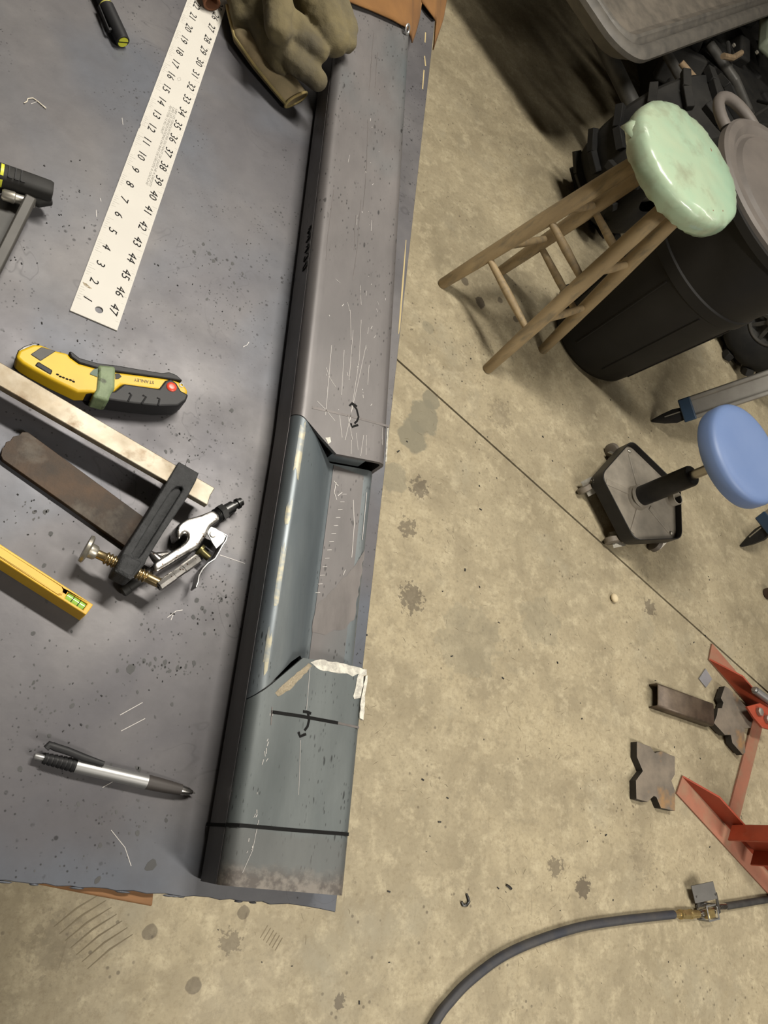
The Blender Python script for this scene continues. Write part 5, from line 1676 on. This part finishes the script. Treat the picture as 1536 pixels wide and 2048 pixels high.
obj('column_collar', G().lathe((pc.x, pc.y, 0), (0, 0, 1), [(0.082, 0.042), (0.088, 0.041), (0.094, 0.036), (0.100, 0.040), (0.106, 0.036)], 36), 'tray', bs)
obj('column_sleeve', G().lathe((pc.x, pc.y, 0), (0, 0, 1), [(0.086, 0.0325), (0.285, 0.0325), (0.290, 0.030), (0.290, 0.018)], 36), 'black_paint', bs, smooth=30)
obj('column_rod', G().lathe((pc.x, pc.y, 0), (0, 0, 1), [(0.27, 0.0145), (0.43, 0.0145)], 24), mat('rod_steel', (0.36, 0.33, 0.28), None, 0.3, 0.9), bs)
obj('seat_cushion', G().lathe((pc.x, pc.y, 0), (0, 0, 1), [(0.420, 0.110), (0.418, 0.142), (0.421, 0.149), (0.430, 0.152), (0.456, 0.1525), (0.466, 0.150), (0.472, 0.145), (0.476, 0.136), (0.478, 0.12), (0.477, 0.07), (0.475, 0.03), (0.4745, 0.004)], 64), 'blue', bs)
obj('seat_plate', G().lathe((pc.x, pc.y, 0), (0, 0, 1), [(0.405, 0.05), (0.412, 0.12), (0.420, 0.12)], 32), 'black_paint', bs)
rc = Vector((1.9219, 1.1928, 0.092))
g = G()
g.lathe((rc.x, rc.y, 0.082), (0, 0, 1), [(0.0, 0.0225), (0.022, 0.0225), (0.022, 0.0195), (0.0, 0.0195), (0.0, 0.0225)], 32, False)
ro = obj('plastic_ring', g, mat('off_white_plastic', (0.42, 0.38, 0.31), None, 0.5))
tag(ro, 'off white plastic ring lying in the metal tray of the rolling stool', 'ring')

# ================================================================== TRIPOD
apx = Vector((2.48, 1.734, 1.13))
tp = root('tripod', 'aluminium tripod with black pointed feet standing behind the blue stool', 'tripod', (apx.x, apx.y, 0))
for i, ft in enumerate((Vector((1.942, 1.5493, 0.0)), Vector((2.3998, 1.1952, 0.0)), Vector((2.98, 2.30, 0)))):
    d = (apx - ft)
    L_ = d.length
    dn = d.normalized()
    tocam = (Vector((0, 0, T + 0.747)) - ft)
    if i == 2:
        tocam = Vector((ft.x - apx.x, ft.y - apx.y, 0.3))
    if i == 1:
        tocam = Vector((-1, -0.1, 0.2))
    side = dn.cross(tocam).normalized()
    nrm = side.cross(dn).normalized()
    if nrm.dot(tocam) < 0:
        nrm = -nrm
    # pointed foot
    g = G()
    rs = []
    for u_, hw, ht in ((0.0, 0.004, 0.004), (0.01, 0.008, 0.006), (0.04, 0.018, 0.010), (0.08, 0.026, 0.013), (0.115, 0.022, 0.013)):
        c = ft + dn * u_ + Vector((0, 0, 0.003)) + side * (0.010 * math.sin(u_ * 14))
        rs.append([c + side * hw * a_ + nrm * ht * b_ for a_, b_ in ((-1, -0.5), (-0.5, -1), (0.5, -1), (1, -0.5), (1, 0.5), (0.5, 1), (-0.5, 1), (-1, 0.5))])
    g.rings(rs)
    obj('pointed_foot', g, 'black_paint', tp)
    rb_ = G().bar(ft + dn * 0.05 + nrm * 0.012, ft + dn * 0.105 + nrm * 0.014, 0.004, 0.006, nrm)
    obj('foot_inlay', rb_, 'zinc', tp)
    obj('leg_collar', G().bar(ft + dn * 0.108, ft + dn * 0.150, 0.084, 0.046, nrm), 'navy', tp, bevel=0.004)
    lg = obj('leg_profile', G().bar(ft + dn * 0.14, ft + dn * (L_ - 0.03), 0.068, 0.018, nrm), 'alu', tp, bevel=0.002)
    for s_ in (-1, 1):
        obj('leg_rail', G().bar(ft + dn * 0.14 + side * 0.033 * s_ + nrm * 0.003, ft + dn * (L_ - 0.03) + side * 0.033 * s_ + nrm * 0.003, 0.018, 0.030, nrm), 'alu', lg, bevel=0.005, seg=3)
obj('tripod_head', G().lathe(apx - Vector((0, 0, 0.06)), (0, 0, 1), [(0, 0.08), (0.06, 0.09), (0.075, 0.085)], 32), 'alu', tp)

# ================================================================== RED PRESS FRAME
dC = Vector((0.857, -0.515, 0)).normalized()
nC = Vector((-dC.y, dC.x, 0))            # towards the far foot
pf = root('shop_press', 'red painted steel shop press frame with angle iron feet on the floor', 'press', (2.3, 0.35, 0))
c0 = Vector((1.946, 0.272, 0))
a0 = Vector((2.150, 0.713, 0))
LF = 0.475


def foot(p0, s, nm):
    """angle iron: flat flange on the floor and an upright flange with a raked end"""
    fo = obj(nm, G().prism([tuple((p0 + nC * v + dC * u).xy) for u, v in ((0, 0), (LF, 0), (LF, 0.064), (0.0, 0.064))] if s > 0 else [tuple((p0 + nC * v + dC * u).xy) for u, v in ((0.0, 0.0), (LF, 0), (LF, 0.064), (-0.01, 0.064))], 0.0005, 0.0065), 'red_dusty', pf, bevel=0.001)
    off = nC * (0.061 if s > 0 else 0.003)
    q = [(0.0, 0.006), (0.095, 0.066), (LF, 0.066), (LF, 0.006)]
    vs = []
    for sgn in (-0.003, 0.003):
        vs += [p0 + off + nC * sgn + dC * u + Vector((0, 0, z)) for u, z in q]
    g = G().add(vs, [(0, 1, 2, 3), (7, 6, 5, 4)] + [(i, (i + 1) % 4, (i + 1) % 4 + 4, i + 4) for i in range(4)])
    obj('upright_flange', g, 'red', fo, bevel=0.0008)
    return fo


foot(c0, 1, 'foot')
foot(a0, -1, 'foot')
obj('brace_bar', G().bar(Vector((2.402, 0.590, 0.004)), Vector((2.190, 0.215, 0.004)), 0.050, 0.007), 'red_dusty', pf, bevel=0.001)
# uprights: U channels with their web towards the other foot
for p0, so2 in ((c0 + dC * 0.215 + nC * 0.03, 1), (a0 + dC * 0.32 + nC * 0.03, -1)):
    up_ = obj('upright', G().bar(p0 + dC * 0.055 + nC * 0.024 * so2 + Vector((0, 0, 0.03)), p0 + dC * 0.055 + nC * 0.024 * so2 + Vector((0, 0, 1.45)), 0.115, 0.007, nC), 'red', pf, bevel=0.001)
    for u_ in (0.0, 0.112):
        obj('channel_flange', G().bar(p0 + dC * u_ + Vector((0, 0, 0.03)), p0 + dC * u_ + Vector((0, 0, 1.45)), 0.006, 0.052, nC), 'red', up_, bevel=0.001)
obj('crown_beam', G().bar(c0 + dC * 0.27 + nC * 0.03 + Vector((0, 0, 1.4)), a0 + dC * 0.32 + nC * 0.03 + Vector((0, 0, 1.4)), 0.09, 0.1), 'red', pf, bevel=0.003)
obj('foot_bracket', G().prism([(2.2284, 0.5678), (2.3, 0.5922), (2.3644, 0.5816), (2.3643, 0.5145), (2.2985, 0.5144), (2.2591, 0.5388)], 0.064, 0.072), 'red', pf, bevel=0.001)
for q in ([(2.2849, 0.5606, 0.073), (2.3236, 0.5438, 0.073)]):
    obj('bolt', G().lathe(q, (0, 0, 1), [(0, 0.014), (0.010, 0.014), (0.011, 0.010)], 6), 'zinc', pf)
bq = Vector((2.2191, 0.1852, 0.012))
obj('bolt', G().lathe(bq, (0, 0, 1), [(-0.004, 0.012), (0.008, 0.012), (0.009, 0.008)], 6), 'zinc', pf)
h0, h1 = Vector((2.2529, 0.6266, 0.085)), Vector((2.4902, 0.5605, 0.085))
obj('jack_handle', G().lathe(h0, h1 - h0, [(0, 0.008), (0.008, 0.009), (0.008, 0.0125), ((h1 - h0).length, 0.0125)], 16), 'silver', pf)

# ================================================================== LOOSE PIECES ON THE FLOOR
th_ = 0.024
xp = [(1.7648, 0.3885), (1.8209, 0.3835), (1.8388, 0.3682), (1.8631, 0.3775), (1.9257, 0.3716), (1.9206, 0.3204), (1.9035, 0.3015), (1.918, 0.2734), (1.9106, 0.22), (1.8517, 0.2211), (1.8353, 0.2481), (1.825, 0.2495), (1.7968, 0.2303), (1.7526, 0.2326), (1.7537, 0.2813), (1.7843, 0.3109), (1.762, 0.3455)]
o = obj('press_plate', G().prism(xp, 0.0005, th_), 'rust_plate', bevel=0.0012)
burnt_sides(o)
tag(o, 'thick rusty notched steel plate lying free on the concrete', 'steel plate')
xp2 = [(2.1835, 0.6293), (2.2059, 0.6257), (2.3036, 0.573), (2.3197, 0.5598), (2.2988, 0.5162), (2.2666, 0.5092), (2.2604, 0.4878), (2.2562, 0.4332), (2.242, 0.4234), (2.1942, 0.4524), (2.1905, 0.4762), (2.16, 0.4712), (2.1105, 0.4994), (2.1289, 0.5273), (2.1371, 0.5505), (2.1574, 0.5542), (2.1677, 0.5735), (2.157, 0.5857)]
o = obj('press_plate', G().prism(xp2, 0.009, 0.032), 'rust_plate', bevel=0.0012)
burnt_sides(o)
tag(o, 'thick grey notched steel plate resting on the red brace bar', 'steel plate')
# inverted scrap channel
s0_, s1_ = Vector((1.8525, 0.5374, 0.0)), Vector((2.1086, 0.5252, 0.0))
dS = (s1_ - s0_)
LS = dS.length
dS.normalize()
nS = Vector((-dS.y, dS.x, 0))
pr3 = [(-0.034, 0.0), (-0.034, 0.020)] + arc(-0.028, 0.026, 0.006, 180, 90, 4) + arc(0.028, 0.026, 0.006, 90, 0, 4) + [(0.034, 0.0)]
g = G()
rs = [[s0_ + dS * (u_ + 0.004 * math.sin(9 * a_)) + nS * a_ + Vector((0, 0, b_ + 0.002)) for (a_, b_) in pr3] for u_ in (0.0, LS * 0.5, LS)]
g.rings(rs, cap=False, closed=False)
o = obj('scrap_channel', g, 'scrap', recalc=False)
tag(o, 'short brown offcut of steel channel lying open side down beside notched plate', 'steel offcut')
mo = o.modifiers.new('wall', 'SOLIDIFY')
mo.thickness = 0.004
mo.offset = 0
o = obj('diamond_offcut', G().prism([(2.1304, 0.6794), (2.1594, 0.651), (2.1248, 0.6164), (2.093, 0.639)], 0.0005, 0.005), 'steel_chip', bevel=0.0005)
tag(o, 'small diamond shaped grey steel offcut on the floor', 'steel offcut')
pbl = (1.7092, 0.8085, 0.009)
o = obj('pebble', G().ell((pbl[0], pbl[1], 0.009), 0.013, 0.015, 0.009, rotz(0.5), 12, 8), 'pebble')
tag(o, 'small pale round chip lying alone on the concrete', 'pebble')
o = obj('bent_scrap', G().tube([(1.1814, -0.057, 0.003), (1.1861, -0.0638, 0.003), (1.1961, -0.0632, 0.003), (1.2029, -0.0556, 0.003), (1.1995, -0.0477, 0.003), (1.1946, -0.0398, 0.003)], [0.003, 0.0035, 0.004, 0.0035, 0.003, 0.002], 8), 'dark_steel')
tag(o, 'small hook shaped dark steel scrap near the table corner', 'scrap')
o = obj('metal_sliver', G().tube([(1.313, -0.0138, 0.003), (1.3209, -0.0164, 0.003), (1.3288, -0.0212, 0.003)], 0.003, 6), 'dark_steel')
tag(o, 'short dark metal sliver on the concrete above the hose', 'scrap')
g = G()
rnd = random.Random(31)
for k in range(110):
    x, y = rnd.uniform(0.45, 2.3), rnd.uniform(-0.28, 1.6)
    if 1.5 < x < 2.0 and 0.9 < y < 1.4:
        continue
    s_ = rnd.uniform(0.001, 0.0032)
    g.box((x, y, s_ * 0.4), (s_ * rnd.uniform(1, 3), s_, s_), rotz(rnd.uniform(0, 3)))
o = obj('floor_grit', g, 'grit', origin=(0, 0, 0), smooth=0)
tag(o, 'dark grit scattered over the concrete floor', 'grit')
o['kind'] = 'stuff'

# ================================================================== AIR HOSE
hs = root('air_hose', 'blue black air hose curving over the floor to a brass coupling', 'hose', (1.9084, -0.0434, 0.0))


def smooth_path(pts, k=8):
    out = []
    n = len(pts)
    for i in range(n - 1):
        p0_, p1_, p2_, p3_ = (Vector(pts[max(0, min(n - 1, j))]) for j in (i - 1, i, i + 1, i + 2))
        for j in range(k):
            t = j / k
            out.append(0.5 * ((2 * p1_) + (-p0_ + p2_) * t + (2 * p0_ - 5 * p1_ + 4 * p2_ - p3_) * t * t + (-p0_ + 3 * p1_ - 3 * p2_ + p3_) * t ** 3))
    out.append(Vector(pts[-1]))
    return out


obj('hose_tube', G().tube(smooth_path([(0.97, -0.7005, 0.0112), (1.0005, -0.5654, 0.0112), (1.0343, -0.4152, 0.0112), (1.1184, -0.2893, 0.0112), (1.1635, -0.2434, 0.0112), (1.2157, -0.2054, 0.0112), (1.2996, -0.1606, 0.0112), (1.4055, -0.1244, 0.0112), (1.5448, -0.0897, 0.0112), (1.6867, -0.0681, 0.0112), (1.8005, -0.0541, 0.0112), (1.8944, -0.0431, 0.0112)]), 0.0108, 14), 'hose_blue', hs)
q0, q1 = Vector((1.8867, -0.0434, 0.0125)), Vector((1.9948, -0.0362, 0.0125))
d = q1 - q0
Lq = d.length
obj('brass_ferrule', G().lathe(q0, d, [(0, 0.0085), (Lq * 0.28, 0.0085), (Lq * 0.30, 0.0125), (Lq * 0.36, 0.0125), (Lq * 0.36, 0.0095), (Lq * 0.66, 0.0100), (Lq * 0.68, 0.0125), (Lq * 0.74, 0.0125), (Lq * 0.75, 0.0105), (Lq, 0.0105)], 20).lathe(q0, d, [(Lq * 0.38, 0.0124), (Lq * 0.64, 0.0124)], 6), 'brass', hs, smooth=30)
k0, k1 = Vector((1.994, -0.0374, 0.013)), Vector((2.0551, -0.0252, 0.015))
ck = G().lathe(k0, k1 - k0, [(0, 0.009), (0.01, 0.009), (0.012, 0.011), ((k1 - k0).length, 0.011)], 18)
obj('coupling_body', ck, 'chrome', hs)
dk = (k1 - k0).normalized()
sk = Vector((-dk.y, dk.x, 0))
mk_ = k0.lerp(k1, 0.55)
fr = G()
zt_ = 0.040
# open clamp frame: two posts and cross bars around the body
for a_, b_ in ((-0.022, -0.016), (-0.022, 0.020), (0.020, -0.016), (0.020, 0.020)):
    fr.bar(mk_ + dk * a_ + sk * b_ + Vector((0, 0, -0.010)), mk_ + dk * a_ + sk * b_ + Vector((0, 0, 0.024)), 0.004, 0.003, dk)
for z in (-0.009, 0.023):
    for b_ in (-0.016, 0.020):
        fr.bar(mk_ + dk * -0.024 + sk * b_ + Vector((0, 0, z)), mk_ + dk * 0.022 + sk * b_ + Vector((0, 0, z)), 0.004, 0.003)
    for a_ in (-0.022, 0.020):
        fr.bar(mk_ + dk * a_ + sk * -0.018 + Vector((0, 0, z)), mk_ + dk * a_ + sk * 0.022 + Vector((0, 0, z)), 0.004, 0.003)
obj('clamp_frame', fr, 'silver', hs, bevel=0.0006, seg=1)
lv_ = G().bar(mk_ + dk * -0.05 + sk * 0.052 + Vector((0, 0, 0.008)), mk_ + dk * 0.012 + sk * 0.058 + Vector((0, 0, 0.034)), 0.045, 0.003).bar(mk_ + dk * 0.012 + sk * 0.050 + Vector((0, 0, 0.034)), mk_ + dk * 0.030 + sk * -0.004 + Vector((0, 0, 0.020)), 0.010, 0.003)
lv_.bar(mk_ + dk * -0.022 + sk * 0.020 + Vector((0, 0, 0.004)), mk_ + dk * -0.03 + sk * 0.052 + Vector((0, 0, 0.012)), 0.030, 0.003)
obj('clamp_lever', lv_, 'grey_metal', hs, bevel=0.0006, seg=1)
obj('jaw_insert', G().box(mk_ + Vector((0, 0, 0.010)) + sk * -0.002, (0.030, 0.022, 0.018), rotz(math.atan2(dk.y, dk.x))), 'brass', hs, bevel=0.002)
n0, n1 = Vector((2.0688, -0.0145, 0.014)), Vector((2.1164, -0.0106, 0.012))
obj('steel_nipple', G().lathe(n0, n1 - n0, [(0, 0.007), (0.012, 0.007), (0.013, 0.0095), ((n1 - n0).length, 0.0095)], 16), 'chrome', hs)
obj('rubber_tail', G().tube(smooth_path([(2.114, -0.0108, 0.0105), (2.1884, 0.0001, 0.0105), (2.3253, 0.0204, 0.0105), (2.3748, 0.0209, 0.0105), (2.421, -0.0222, 0.0105), (2.4323, -0.1075, 0.0105)]), 0.0098, 14), 'hose_black', hs)

kb = Vector((2.5279, 1.0428, 0.018))
o = obj('rubber_bumper', G().lathe((kb.x, kb.y, 0.0), (0, 0, 1), [(0, 0.016), (0.004, 0.021), (0.022, 0.021), (0.030, 0.014)], 20), mat('dark_brown_rubber', (0.05, 0.028, 0.02), None, 0.6))
tag(o, 'dark brown rubber bumper on the floor at the right photo edge', 'bumper')
